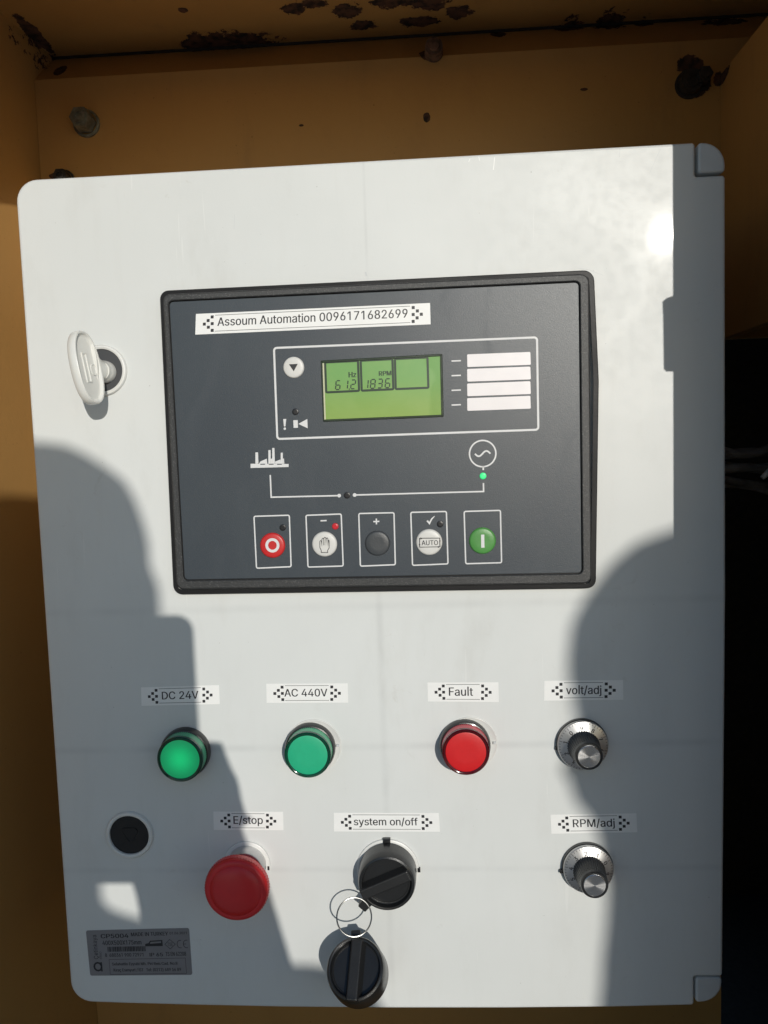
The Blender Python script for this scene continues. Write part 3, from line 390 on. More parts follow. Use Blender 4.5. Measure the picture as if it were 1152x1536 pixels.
M['led_red'] = simple('led_red', (.45,.02,.03), .3, emit=(1,.03,.04), emits=.12)
M['led_green'] = simple('led_green', (.05,.6,.2), .3, emit=(.05,1,.3), emits=.45)
def m_lcd():
    q = NT('lcd_glass'); s = q.sep(); f = q.rng(s[1], P(570,625)[1], P(570,560)[1])
    col = q.mix(f, (.18,.31,.045), (.13,.31,.070)); col = q.mix(q.math('MULTIPLY', q.rng(q.noise(60, 4), .4, .7), .25), col, (.24,.36,.10))
    q.p(color=col, rough=.35, coat=1.0, coatr=.03, emit=(.25,.6,.08), emits=.05); return q.m
M['lcd'] = m_lcd()
M['lcd_rim'] = simple('lcd_rim', (.02,.035,.02), .25)
M['lcd_edge_glint'] = simple('lcd_edge_glint', (.55,.55,.38), .2)  # pale yellow for the light caught by the window bevel
M['lcd_ink'] = simple('lcd_segment', (.012,.035,.015), .4)
def m_lens(name, col, emit, es, hot=False):
    q = NT(name); s = q.sep(); r2 = q.math('SQRT', q.math('ADD', q.math('MULTIPLY', s[0], s[0]), q.math('MULTIPLY', s[1], s[1])))
    g = q.math('MULTIPLY', q.rng(r2, .0, .0125, 1.0, .35 if hot else .9), es)
    q.p(color=q.mix(q.rng(q.noise(300, 3), .3, .7), tuple(c*.95 for c in col), col), rough=.45, coat=.25, coatr=.2, emit=emit, emits=g); q.bump(q.noise(900, 2), .12, .0003); return q.m
M['lens_dc'] = m_lens('lens_green_lit', (.012,.40,.17), (.01,1,.30), .42, True)
M['lens_ac'] = m_lens('lens_green', (.014,.37,.19), (.01,.9,.35), .05)
M['lens_red'] = m_lens('lens_red', (.58,.007,.010), (1,.01,.01), .02)
def m_tint(name, col, rough=.12, tr=.55):
    q = NT(name); q.p(color=col, rough=rough, trans=tr, ior=1.45, coat=.3, coatr=.08); return q.m
M['rim_green'] = m_tint('rim_green', (.004,.10,.055)); M['rim_red'] = m_tint('rim_red', (.14,.004,.010))
M['side_green'] = m_tint('side_green', (.10,.50,.27), .3, .2); M['side_red'] = m_tint('side_red', (.75,.07,.10), .3, .2)
M['black'] = m_plastic('black_plastic', (.013,.0135,.014), .33, 1400, .25, coat=.3, coatr=.12)
M['black_soft'] = m_plastic('black_matt_plastic', (.015,.0155,.016), .42, 1100, .45)
M['washer'] = simple('clear_washer', (.74,.74,.71), .18, coat=.5)
M['hole'] = simple('dark_insert', (.006,.006,.007), .5)
M['insert'] = simple('grey_insert', (.050,.052,.056), .55)
M['ring_white'] = simple('lock_ring_paint', (.72,.72,.69), .35, var=.03)
M['key_white'] = simple('key_plastic', (.76,.76,.72), .22, var=.04, scale=40, bump=.05, coat=.5, coatr=.08)
M['alu'] = simple('dial_aluminium', (.62,.62,.62), .34, metal=1, var=.05)
def m_spun():
    q = NT('spun_aluminium'); q.p(color=(.72,.72,.72), metal=1.0, rough=.27, aniso=.85)
    t = q.n('Tangent', direction_type='RADIAL', axis='Z'); q.set(q.b.inputs['Tangent'], t.outputs[0])
    s = q.sep(); r = q.math('SQRT', q.math('ADD', q.math('MULTIPLY', s[0], s[0]), q.math('MULTIPLY', s[1], s[1])))
    q.bump(q.math('SINE', q.math('MULTIPLY', r, 16000.0)), .12, .0001); return q.m
M['spun'] = m_spun()
M['chrome'] = simple('ring_steel', (.20,.20,.195), .30, metal=1)
M['red_head'] = m_plastic('red_mushroom', (.66,.018,.022), .40, 900, .12, .07, coat=.15, coatr=.25)
M['red_stem'] = m_plastic('red_stem', (.50,.022,.022), .35, 900, .1)
M['plate'] = simple('rating_foil', (.23,.225,.235), .35, metal=.35, var=.04)
M['steel'] = simple('zinc_steel', (.19,.20,.17), .5, metal=.55, var=.35, scale=160, bump=.4, bs=500)
M['rust'] = simple('rusty_steel', (.10,.055,.035), .85, var=.6, scale=190, bump=.8, bs=500)
M['dark_steel'] = simple('dark_steel', (.022,.021,.021), .6, var=.3, scale=160, bump=.5, bs=500)
M['cable'] = simple('cable_sheath', (.20,.19,.185), .4, var=.3)
M['lug'] = simple('white_lug', (.70,.66,.60), .4)
M['shade_metal'] = simple('engine_bay_shade', (.010,.009,.008), .8)  # near-black colour stands in for shade inside the bay

# ------------------------------------------------------------------ ground and ochre cabinet recess
GZ = -1.35
mb = MB(); mb.add([(-40, GZ, -3), (40, GZ, -3), (40, GZ, 60), (-40, GZ, 60)], [(0,1,2,3)])
q = NT('dusty_concrete'); q.p(color=q.mix(q.rng(q.noise(1.3, 8, .65), .3, .7), (.36,.36,.35), (.46,.46,.45)), rough=.9); q.bump(q.noise(30, 6), .4, .01)
g = mb.build('ground', q.m, None); g['kind'] = 'structure'

XL, XR, XR2, YC, YF = -.265, .263, .311, .420, -.440
HB, HB2, HFRT = -.175, -.207, .100
def at(px, py, h): x, y = P(px, py, h); return (x, y, h)
def onceil(px, py):
    d = CR @ Vector(((px-576)/FPX, -(py-768)/FPX, -1.0)); return tuple(CC+d*((YC-CC.y)/d.y))
chips = [(at(40,90,-.19), .014, .017, .035, .9), (at(24,76,-.17), .008, .010, .03, .9), (at(58,72,-.2), .010, .013, .02, .9), (at(84,98,-.18), .005, .008, .03, .4),
         (at(52,50,-.17), .006, .010, .03, .5), (at(345,66,-.202), .040, .0030, .02, .8), (at(300,70,-.202), .010, .003, .02, .8), (onceil(441,13), .009, .01, .009, .9), (onceil(520,16), .011, .01, .010, .9),
         (onceil(545,38), .011, .01, .007, .9), (onceil(590,3), .016, .01, .008, 1.0), (onceil(640,6), .015, .01, .009, 1.0), (onceil(688,18), .011, .01, .009, .9), (onceil(630,32), .016, .01, .007, .9), (onceil(470,6), .010, .01, .006, .9),
         (at(747,50,-.200), .006, .004, .02, .8), (at(858,41,-.202), .012, .0035, .02, .9), (at(915,38,-.203), .013, .0045, .02, .9), (at(968,36,-.203), .008, .003, .02, .9), (at(1085,36,-.203), .016, .005, .02, .9),
         (at(640,176,HB), .0030, .0040, .01, .35), (at(646,88,-.185), .009, .007, .03, .35), (at(1034,98,-.176), .010, .007, .02, .8), (at(1046,128,HB), .009, .009, .01, .6), (at(1078,118,HB), .004, .006, .02, .7), (at(876,134,HB), .0030, .0012, .01, .3),
         (at(85,264,HB), .006, .003, .01, .8), (at(452,188,HB), .0020, .001, .01, .3), (at(275,20,-.15), .004, .01, .004, .4)]
M['ochre'] = m_ochre(chips)
cab = root('cabinet', (0, YF, 0), 'ochre yellow painted steel cabinet recess with rust chips around the grey control box', 'cabinet')
CL = (0, -YF, 0)
T = .003
def cpart(name, mb, mat='ochre', **k): return mb.build(name, M[mat], cab, CL, **k)
mb = MB(); mb.slab([(XL-.003,YF),(XR+.002,YF),(XR+.002,.165),(.36,.165),(.36,.3885),(XL-.003,.3885)], HB-T, HB); cpart('back_panel', mb)
mb = MB(); v = [(XL-.003,.3885,HB),(.36,.3885,HB),(.36,.4205,HB2),(XL-.003,.4205,HB2)]
mb.add(v+[(a,b,c-T) for a,b,c in v], [(0,1,2,3),(7,6,5,4),(0,4,5,1),(1,5,6,2),(2,6,7,3),(3,7,4,0)]); cpart('folded_rail', mb)
mb = MB(); mb.box(XL-.02, .40, YC, YC+T, HB2-.004, HFRT+.02); cpart('ceiling_panel', mb)
mb = MB(); mb.box(XL-.003, .36, YC-.0022, YC-.0002, HB2-.0005, HB2+.0035); cpart('seam_strip', mb, 'dark_steel')
mb = MB(); XS = XL-.032; yy = [YF, YC]
mb.rings([[(XL,y_,HB2),(XS,y_,HFRT),(XS-T,y_,HFRT),(XL-T,y_,HB2)] for y_ in yy]); cpart('side_panel', mb)
mb = MB()
mb.box(XR, XR+.008, .165, .362, HB+.0005, HFRT); mb.box(XR, XR+.008, YF, .165, HFRT-.03, HFRT); cpart('side_panel', mb)
mb = MB(); mb.box(XR2, XR2+.004, .362, YC, HB2, HFRT); mb.box(XR+.008, XR2, .3575, .3615, HB, HFRT); cpart('upper_gusset', mb)
mb = MB(); mb.box(XL-.02, .40, YF-T, YF, HB-.03, HFRT+.02); cpart('floor_panel', mb)
# engine compartment behind the open side, its darkness put into a near-black lining
mb = MB(); mb.box(XR+.010, .80, YF, .36, HB-.25, HB-.247); mb.box(.80, .803, YF, .36, HB-.25, HFRT); mb.box(XR+.010, .80, .352, .356, HB-.25, HFRT); mb.box(XR+.010, .80, YF+.001, YF+.004, HB-.25, HFRT); cpart('engine_bay_shade_lining', mb, 'shade_metal')
# front frame
XJ = P(1012, 500)[0]+TX*HFRT
JT = P(1012, 230)[0]+TX*HFRT; JB = P(1013, 1400)[0]+TX*HFRT
mb = MB(); a = [(JT,.3772),(XR2+.5,.3772),(XR2+.5,YF),(JB,YF)]; mb.slab(a, HFRT, HFRT+.003); cpart('front_jamb', mb)
mb = MB(); mb.slab([(XL-.55,.333),(-.205,.333),(-.165,.377),(XR2+.5,.377),(XR2+.5,YC+.30),(XL-.55,YC+.30)], HFRT, HFRT+.003); cpart('unseen_header', mb)  # out of view; stepped up so sun reaches and brightens the hidden back wall
mb = MB(); mb.box(XL-.55, XL-.036, YF, .333, HFRT, HFRT+.003); cpart('front_jamb', mb)
mb = MB(); mb.box(XL-.55, XR2+.5, YF-.55, YF, HFRT, HFRT+.003); cpart('sill_panel', mb)
# catch on the jamb whose shadow notches the shade line
c0 = [SH(x, y, HFRT+.0035) for x, y in ((1020,440),(1000,447),(1001,470),(1002,548),(1006,552),(1020,552))]
mb = MB(); mb.slab([(p.x, p.y) for p in c0], HFRT+.0035, HFRT+.012, .001); cpart('door_catch', mb, 'steel')
# bolts of the cabinet
def bolt(name, px, py, h0, ln, r, mat, hexa=True, hole=True, label=None):
    x, y = P(px, py, h0+ln); mb = MB()
    mb.lathe([(r*1.25,0),(r*1.25,.0018),(r*1.02,.002)], 24, False, False)
    n = 6 if hexa else 24
    mb.lathe([(r,.0018),(r*1.04,ln*.5),(r*.95,ln*.9)], n, False, True)
    mb.lathe([(r*.62,ln*.9),(r*.60,ln),(r*.34,ln),(r*.30,ln*.1)] if hole else [(r*.6,ln*.9),(r*.55,ln)], 20, False, True)
    return mb.build(name, M[mat], cab, (x, y-YF, h0), True, label=label)
bolt('hex_nut', 117, 173, HB, .016, .0085, 'steel', label='pale zinc nut with a hollow centre')
bolt('stud', 651, 66, -.188, .026, .0070, 'rust', False, False, 'rust covered stud on the rail')
bolt('bolt', 1060, 108, HB, .014, .0060, 'dark_steel', True, False, 'blackened bolt in the far corner')
bolt('bolt', 1040, 118, HB, .010, .0085, 'dark_steel', False, True)
bolt('bolt', 88, 262, HB, .012, .0060, 'dark_steel')

# cables hanging in the open side
cb = root('cable_bundle', (.30, .06, -.12), 'dark grey cables bundled in the black opening right of the box', 'cables')
for k, (py, dy, r) in enumerate(((672, 12, 3.0), (684, -4, 3.4), (694, 8, 2.8), (706, -6, 3.2), (716, 6, 2.4), (728, -3, 2.4))):
    mb = MB(); pts = []
    for t in range(9):
        u = t/8; px = 1070+105*u; pts.append(Vector(at(px, py+dy*math.sin(u*3.0)+6*u*u*(k-2), -.075-.05*u+.010*math.sin(k*2+u*3)))-Vector((.30,.06,-.12)))
    mb.tube(pts, r/1000, 10); mb.build('cable', M['cable'], cb, smooth=True)
mb = MB(); a = Vector(at(1143,717,-.08))-Vector((.30,.06,-.12)); b = Vector(at(1155,706,-.08))-Vector((.30,.06,-.12)); mb.tube([a,b], [.0016,.0022], 10); mb.build('cable_end', M['lug'], cb, smooth=True, label='white cable end')

# ------------------------------------------------------------------ control box
box = root('control_box', (0, 0, 0), 'light grey steel control box with engine controller, lamps, knobs and red stop button', 'control box')
# outline of the door: two right corners are notched for hinge covers, bottom edge slightly bowed
ntr = P(1043, 264.5); nbr = P(1041.5, 1465)
TLc, TRc, BRc, BLc = P(21.8, 270.3), P(1088.5, 210.8), P(1083.5, 1508), P(107.3, 1503)
top_n = (ntr[0], TRc[1]+(TLc[1]-TRc[1])*(TRc[0]-ntr[0])/(TRc[0]-TLc[0])); right_t = (TRc[0], ntr[1])
right_b = (P(1084.3, 1465)[0], nbr[1])
bots = [P(x, y) for x, y in ((1041.5,1508.6),(920,1511.5),(760,1513),(580,1513),(420,1511.5),(280,1508.5),(190,1506))]
outl = [TLc, top_n, ntr, right_t, P(1089,900), right_b, nbr]+bots+[BLc]
rad = [.0125, .0019, .0012, .0019, 0, .0019, .0012, .0019]+[0]*6+[.0135]
door_poly = rnd(outl, rad, 8)
mb = MB(); mb.slab(door_poly, -.016, 0, .0016, 3); door = mb.build('door', M['door'], box, smooth=True, ang=25)
mb = MB(); bp = rnd([(TLc[0]+.003,TLc[1]-.003),(TRc[0]-.003,TRc[1]-.003),(BRc[0]-.003,BRc[1]+.004),(BLc[0]+.003,BLc[1]+.004)], .010, 6)
mb.slab(bp, -.174, -.0165, .001); mb.build('housing', M['door'], box, smooth=True)
g_ = .0017
mb = MB(); mb.slab(rnd([(ntr[0]+g_, TRc[1]-.0002), (TRc[0], TRc[1]-.0002), (TRc[0], ntr[1]+g_), (ntr[0]+g_, ntr[1]+g_)], [.0018,.0125,.0018,.0018], 8), -.015, -.0002, .0014)
mb.build('hinge_cover', M['cover'], box, smooth=True, ang=25)
mb = MB(); a = P(1044, 1467); b = P(1083.5, 1504.8); mb.slab(rnd([a, (b[0], a[1]), b, (a[0], b[1])], [.0018,.0018,.0125,.0018], 8), -.015, -.0004, .0014)
mb.build('hinge_cover', M['cover'], box, smooth=True, ang=25)

for pts, wd, m_ in ((((991,223),(983,240),(975,259)), .7, 'cover'), (((742,236),(741,246),(740,255)), 1.3, 'tape'), (((718,235),(719.5,241)), 1.1, 'tape'), (((705,238),(703,243)), 1.0, 'tape'),
                   (((866,402),(884,405),(905,413)), .6, 'cover'), (((548,408),(550,414)), 2.6, 'cover'), (((930,222),(929,236)), .6, 'cover'), (((352,322),(351,344)), .5, 'cover')):
    mb = MB(); mb.line(PQ(pts), wd/2.6/1000, .00006); mb.build('scratch', M[m_], box)
# ---- quarter-turn locks
def lock(px, py, dark, label, socket):
    x, y = P(px, py, .001); mb = MB()
    mb.lathe([(.0147,0),(.0147,.0010),(.0141,.0019),(.0132,.0021),(.0123,.0017),(.0121,.0004)], 64, False, False)
    o = mb.build('lock', M['ring_white'], box, (x, y, 0), True, label=label)
    mb = MB(); mb.lathe([(.0122,.0004),(.0121,.0006),(.0100,.0006)], 48, False, True); mb.build('lock_insert', M[dark], o, (0,0,0), True)
    if socket:
        mb = MB(); tri = rnd([(-.0050,.0034),(.0050,.0034),(0,-.0052)], .0012, 4); mb.prof(tri, [(-.0009,.0007),(-.0009,.0010),(0,.0010),(0,.0008)], False, True)
        mb.build('triangle_socket', M['hole'], o)
    return o
lock(153, 555.5, 'insert', 'lock with the white key in it', False)
lock(194, 1252.5, 'hole', 'empty lock with a black triangular socket', True)

# ---- controller
HF = .0076
ctl = MB()
flp = rnd(PQ(((239,436),(891,404.5),(898.5,570),(894,882.5),(260,892)), .004), [.0050,.0060,.10,.0050,.0055], 6)
ctl.prof(flp, [(0,.0002),(0,.0035),(.0006,.0042),(.0030,.0042)])
ctl = ctl.build('controller', M['flange'], box, smooth=True, ang=30, label='black framed engine controller with green display')
bzl = rnd(PQ(((243.5,441),(884,409.5),(888,875.5),(264.5,884.5)), .008), [.0040,.0050,.0045,.0045], 6)
mb = MB(); mb.prof(bzl, [(-.0004,.0040),(0,.0070),(.0008,.0082),(.0034,.0082),(.0036,.0079),(.0037,.0060)]); 
fcq = PQ(((254,453),(868,423.5),(872.5,859),(277,869.5)), HF)
# inner edge of the frame follows the foil
mb = MB(); fo = rnd(fcq, .0022, 6); bo = rnd(PQ(((243.5,441),(884,409.5),(888,875.5),(264.5,884.5)), .008), [.0040,.0050,.0045,.0045], 6)
def lp(pl, i, z): return [(x,y,z) for x,y in inset(pl, i)]
mb.rings([lp(bo,-.0004,.0040), lp(bo,0,.0070), lp(bo,.0003,.0078), lp(bo,.0010,.0083), lp(fo,-.0011,.0083), lp(fo,-.0006,.0079), lp(fo,-.0005,.0064)], False, False)
mb.build('frame', M['bezel'], ctl, smooth=True, ang=30)
mb = MB(); mb.flat(inset(fo, -.0012), .0064); mb.build('groove', M['hole'], ctl)
mb = MB(); mb.slab(fo, .0065, HF, .0002, 1); mb.build('front_foil', M['face'], ctl)
Z1, Z2, Z3 = HF+.00006, HF+.00011, HF+.00016
def cp(*pts): return [P(x, y, HF) for x, y in pts]
def mm(px): return px/2.65/1000
pr = MB()
pr.line(rnd(cp((411,522),(805.5,506),(807.5,644.5),(416,658.5)), .0016, 5), mm(3.0), Z1, True)
for q4 in (((381,774.5),(434,772.8),(436.7,850),(384.8,852.3)), ((459,773),(511.8,771),(514.8,849),(462,850.6)), ((538.2,770.3),(591,769),(593,847),(540.6,849.2)),
           ((616.2,768.5),(669.6,767.2),(672,845.8),(618.8,848)), ((696.2,767.2),(750.6,765.5),(752.4,844),(698.6,845.6))):
    pr.line(rnd(cp(*q4), .0009, 4), mm(2.0), Z1, True)
for k in range(4):
    y = 541.6+22*k; pr.line(cp((677.3,y),(691.3,y-.6)), mm(2.0), Z1)
pr.line(cp((405.4,712.5),(406.8,745.8),(508.5,743.4)), mm(2.2), Z1); pr.disc(cp((508.8,743.4))[0], mm(2.8), Z2)
pr.line(cp((532,742.5),(725.4,737.2),(725.1,724.5)), mm(2.2), Z1); pr.disc(cp((532,742.5))[0], mm(2.8), Z2)
pr.line(cp((724.8,699.5),(724.9,705)), mm(2.4), Z1)
c = cp((724,680.4))[0]; pr.line([(c[0]+mm(19.6)*math.cos(a), c[1]+mm(19.6)*math.sin(a)) for a in [2*math.pi*i/48 for i in range(48)]], mm(2.2), Z1, True)
pr.line([(c[0]+mm(11.5)*t, c[1]+mm(3.8)*math.sin(t*math.pi*1.02+.05)) for t in [i/16*2-1 for i in range(17)]], mm(2.4), Z1)
pr.line(cp((480.8,781.2),(490,780.8)), mm(2.0), Z1)
pr.line(cp((560,782.4),(569,782)), mm(2.1), Z1); pr.line(cp((564.5,777.8),(564.7,786.6)), mm(2.1), Z2)
pr.flat(cp((639.6,781.5),(642,780.2),(643.8,783),(647,777.5),(651.6,773.8),(652.2,774.6),(648,779.6),(644.4,787.2)), Z1)
# alarm mark and horn
pr.flat(cp((424.8,628.6),(429.4,628.4),(428.2,639.6),(426,639.7)), Z1); pr.disc(cp((427.2,643))[0], mm(1.9), Z1, 12)
pr.flat(cp((440,630.4),(446.6,630.2),(447,641.6),(440.4,641.8)), Z1); pr.flat(cp((447.6,635.9),(461,628.4),(461.6,642.4)), Z2)
# power station pictogram
def f5(*pts): return cp(*[(230+a/3.291, 640+b/3.291) for a, b in pts])
pr.flat(f5((480,183),(668,184),(668,199),(480,204)), Z1)
for k, a in enumerate((((504,127),(517,126.5),(519,182),(504,183)), ((568,116),(579,115),(580,183),(568,183)), ((587,105),(598,105),(600,183),(587,183)), ((629,129),(639,128),(640,183),(629,183)),
          ((522,183),(528,172),(560,158),(563,183)), ((601,183),(601,172),(628,162),(629.5,183)), ((641,183),(640,158),(645,157),(647,183)), ((580.5,183),(580,160),(586.6,156),(586.8,183)))): pr.flat(f5(*a), Z1)
pr.build('white_print', M['white_print'], ctl)
pd = MB()
for a in (528, 570, 611): pd.flat(f5((a,183.5),(a+24,183),(a+24,187.5),(a,188)), Z2)
pd.build('dark_print', M['face'], ctl)
for k in range(4):
    y0 = 531.6+21.9*k; mb = MB(); q4 = cp((700.7,y0),(795.4,y0-3.6),(796.2,y0+15.6),(701,y0+19.0)); mb.slab(rnd(q4, .0006, 4), Z1-.00005, Z1+.00012); mb.build('blank_strip', M['white_bar'], ctl)
def dome(name, px, py, r, mat, hh=.0009, label=None):
    x, y = P(px, py, HF+hh*.8); mb = MB()
    mb.lathe([(r*1.0,0),(r*.985,hh*.45),(r*.93,hh*.82),(r*.84,hh),(r*.5,hh*1.08)], 40, False, True)
    return mb.build(name, M[mat], ctl, (x, y, HF+.00002), True, label=label, ang=60)
for px, py, m_, nm in ((443,617.6,'led_off',0),(520.6,743,'led_off',0),(424,791.4,'led_off',0),(660.2,786.2,'led_off',0),(502.8,789.6,'led_red','lit red indicator'),(724.6,714,'led_green','lit green indicator')):
    dome('indicator', px, py, mm(5.0), m_, .0004 if m_ == 'led_off' else .0008, nm or None)
b0 = dome('button', 440.3, 551, mm(15.8), 'b_white', .0010, 'white button with a down triangle')
b1 = dome('button', 408.6, 818.2, mm(19.4), 'b_red', .0012, 'red stop button with a white ring')
b2 = dome('button', 486.6, 816.4, mm(19.2), 'b_white', .0012, 'white button with a hand')
b3 = dome('button', 566.2, 815, mm(19.2), 'b_dark', .0012, 'plain dark grey button')
b4 = dome('button', 643.8, 813.4, mm(19.8), 'b_white', .0012, 'white button reading AUTO')
b5 = dome('button', 723.9, 811.2, mm(20.2), 'b_green', .0012, 'green start button with a white bar')
ZB = HF+.00145
def bp_(*pts): return [P(x, y, ZB) for x, y in pts]
wb = MB(); c = bp_((408.6,818))[0]; wb.line([(c[0]+mm(8.7)*math.cos(2*math.pi*i/36), c[1]+mm(8.9)*math.sin(2*math.pi*i/36)) for i in range(36)], mm(4.2), ZB, True); wb.build('stop_ring_print', M['white_print'], ctl)
wb = MB(); wb.flat(bp_((721.6,802),(726.4,801.8),(726.8,821.4),(721.8,821.6)), ZB); wb.build('start_bar_print', M['white_print'], ctl)
kb = MB(); kb.flat([P(x,y,HF+.0012) for x,y in ((433.4,546.4),(446.6,545.8),(440.6,557))], HF+.0012); kb.build('arrow_print', M['ink'], ctl); kb = MB()
def f5b(*pts): return bp_(*[(230+a/3.291, 640+b/3.291) for a, b in pts])
hand = [(829,612),(822,596),(822,566),(826,562),(830,566),(832,590),(832,556),(837,551),(842,555),(842,585),(842,551),(847,546),(852,550),(852,586),(853,552),(858,549),(862,554),(862,590),(864,562),(867,561),(868,566),(868,598),(860,612),(861,621),(829,621)]
kb.line(f5b(*hand), mm(.95), ZB, True); kb.build('hand_print', M['ink'], ctl); kb = MB()
def f6(*pts): return bp_(*[(560+a/3.291, 640+b/3.291) for a, b in pts])
kb.line(f6((228,551),(328,550),(329,593),(229,595)), mm(1.1), ZB, True)
kb.flat(f6((232,547),(244,551.5),(233,557)), ZB+.00003); kb.flat(f6((324,589),(313,593.5),(324,598)), ZB+.00003); kb.flat(f6((224,580),(232.5,580),(228.5,590)), ZB+.00003); kb.flat(f6((324.6,566),(333,566),(328.6,556)), ZB+.00003)
put_text(kb, 'AUTO', quadmap(f6((238,562),(319,560.5),(319.6,584),(238.6,585.5))), 0, 1, 0, 1, ZB, .012)
kb.build('auto_print', M['ink'], ctl)
# display
mb = MB(); lq = cp((481.5,541.3),(663,531.2),(665,625),(485,632.4)); lr = rnd(lq, .0004, 2)
mb.rings([lp(lr,-.0002,Z1), lp(lr,.0001,HF+.0007), lp(lr,.0010,HF+.0007), lp(lr,.0012,HF+.00012)], False, False); mb.build('display_rim', M['lcd_rim'], ctl)
li = cp((486,544.5),(660.6,535.2),(662.2,622),(488.8,629.6)); mb = MB(); mb.flat(inset(li, -.0010), HF+.00010); mb.build('display', M['lcd'], ctl, label='green display showing 61.2 Hz and 1836 RPM')
mb = MB(); mb.flat(cp((484.0,545),(486.2,545),(489,629),(486.8,629.6)), HF+.00074); mb.build('display_edge_glint', M['lcd_edge_glint'], ctl)  # flat strip, a painted glint along the left bevel
ZL = HF+.00022
def lc(*pts): return [P(x, y, HF+.0002) for x, y in pts]
ls = MB()
for q4 in (((487.6,543.6),(537,541.2),(538.6,586.2),(489.4,588.6)), ((541,541),(588.6,538.6),(590,583.8),(542.6,586)), ((592.4,538.4),(641.2,536),(642.6,581.6),(593.6,583.6))):
    ls.line(rnd(lc(*q4), .0006, 3), mm(3.3), ZL, True)
def seg(ch, x, y, wd, ht):
    S = {'0':'abcdef','1':'bc','2':'abged','3':'abgcd','4':'fgbc','5':'afgcd','6':'afgedc','7':'abc','8':'abcdefg','9':'abcdfg'}[ch]
    sl = .09*ht
    def pt(u, v): return (x+u*wd+sl*(1-v), y+v*ht-u*wd*.055)
    E = {'a':((.12,0),(.88,0)),'b':((1,.06),(1,.46)),'c':((1,.54),(1,.94)),'d':((.12,1),(.88,1)),'e':((0,.54),(0,.94)),'f':((0,.06),(0,.46)),'g':((.14,.5),(.86,.5))}
    for k, c_ in enumerate(S): ls.line(lc(pt(*E[c_][0]), pt(*E[c_][1])), mm(1.8), ZL+.00002*(k % 2+1))
for ch, x in (('6',503.2),('1',514.5),('2',526)): seg(ch, x, 571.2-(x-503)*.05, 6.4, 13.2)
ls.disc(lc((523.9,583.6))[0], mm(1.0), ZL, 8)
for ch, x in (('1',544.8),('8',555.4),('3',566.2),('6',577.6)): seg(ch, x, 569.9-(x-545)*.05, 6.6, 13.2)
put_text(ls, 'Hz', quadmap(lc((522.6,558.2),(534.4,557.6),(534.6,565.6),(522.8,566.2))), 0, 1, 0, 1, ZL, .05)
put_text(ls, 'RPM', quadmap(lc((568,557),(587,556),(587.2,562.8),(568.2,563.8))), 0, 1, 0, 1, ZL, .05)
ls.build('display_segments', M['lcd_ink'], ctl)

# ---- printed tape labels
def tape(q4, h0, text, u0, u1, vt, vb, parent, label, ch=None):
    Q = [P(x, y, h0) for x, y in q4]; fn = quadmap(Q); mb = MB()
    ccw = Q; mb.slab(rnd(ccw, .0001, 1), h0+.00002, h0+.00014); o = mb.build('tape_label', M['tape'], parent, label=label)
    z = h0+.00019; L = (Vector(Q[1])-Vector(Q[0])).length; H = (Vector(Q[3])-Vector(Q[0])).length; a = H/L; ink = MB()
    for (du, v) in ((.815,.18),(.62,.345),(.435,.51),(.825,.505),(.64,.67),(.835,.83)):
        for uc in (du*a, 1-du*a):
            s = .073; ink.flat([fn(uc+sx*s*a, v+sy*s) for sx, sy in ((-1,-1),(1,-1),(1,1),(-1,1))], z)
    for v in (.105, .875): ink.flat([fn(.96*a, v-.011), fn(1-.97*a, v-.011), fn(1-.97*a, v+.011), fn(.96*a, v+.011)], z)
    put_text(ink, text, fn, u0, u1, vt, vb, z, .016)
    ink.build('lettering', M['ink'], o)
tape(((294,471),(645,454.5),(646,486.5),(293,502)), HF, 'Assoum Automation 0096171682699', .094, .905, .225, .63, ctl, 'long white label reading Assoum Automation 0096171682699')
tape(((211.5,1031),(328.4,1027.6),(329.6,1056),(212.4,1058.6)), 0, 'DC 24V', .265, .735, .27, .68, box, 'white label reading DC 24V')
tape(((399.4,1025.6),(521.4,1025),(522.4,1053.8),(400,1054.2)), 0, 'AC 440V', .22, .75, .275, .67, box, 'white label reading AC 440V')
tape(((641.2,1023.8),(747.6,1023.4),(748.2,1052.8),(641.8,1052)), 0, 'Fault', .30, .64, .26, .69, box, 'white label reading Fault')
tape(((816.4,1021.2),(934.4,1020.2),(935,1049.4),(816,1050.8)), 0, 'volt/adj', .277, .727, .27, .69, box, 'white label reading volt/adj')
tape(((320,1217.2),(424.4,1217.6),(425.2,1245.2),(320.8,1244.8)), 0, 'E/stop', .287, .71, .24, .66, box, 'white label reading E/stop')
tape(((500.8,1219),(658,1219.4),(660,1247.4),(501,1247)), 0, 'system on/off', .19, .797, .27, .66, box, 'white label reading system on/off')
tape(((825.4,1222),(954.4,1219.8),(956,1248.2),(827,1250.4)), 0, 'RPM/adj', .257, .745, .265, .675, box, 'white label reading RPM/adj')

# ---- rating plate
Q = PQ(((129,1395.6),(283.6,1391.8),(288.6,1462),(135.6,1463.2))); fn = quadmap(Q)
mb = MB(); mb.slab(rnd(Q, .0012, 4), .00003, .00022); pl = mb.build('rating_plate', M['plate'], box, label='grey rating plate with black print'); z = .00028; ink = MB()
def pt(s, u0, u1, v0, v1, b=0): put_text(ink, s, fn, u0, u1, v0, v1, z, b)
pt('CP5004', .139, .411, .085, .175, .035); pt('MADE IN TURKEY', .435, .795, .065, .145, .03); pt('01.06.2021', .81, .975, .075, .125, .02)
pt('400X500X175mm', .15, .53, .23, .325, .03); pt('8  680361 900 72971', .165, .54, .51, .585, .03)
pt('IP 65', .60, .73, .515, .59, .03); pt('TS EN 62208', .755, .955, .50, .585, .035)
x = .195
rr = random.Random(3)
while x < .565:
    wd = rr.choice((.004,.006,.009,.011)); ink.flat([fn(x,.365),fn(x+wd,.365),fn(x+wd,.475),fn(x,.475)], z); x += wd+rr.choice((.0025,.003,.005))
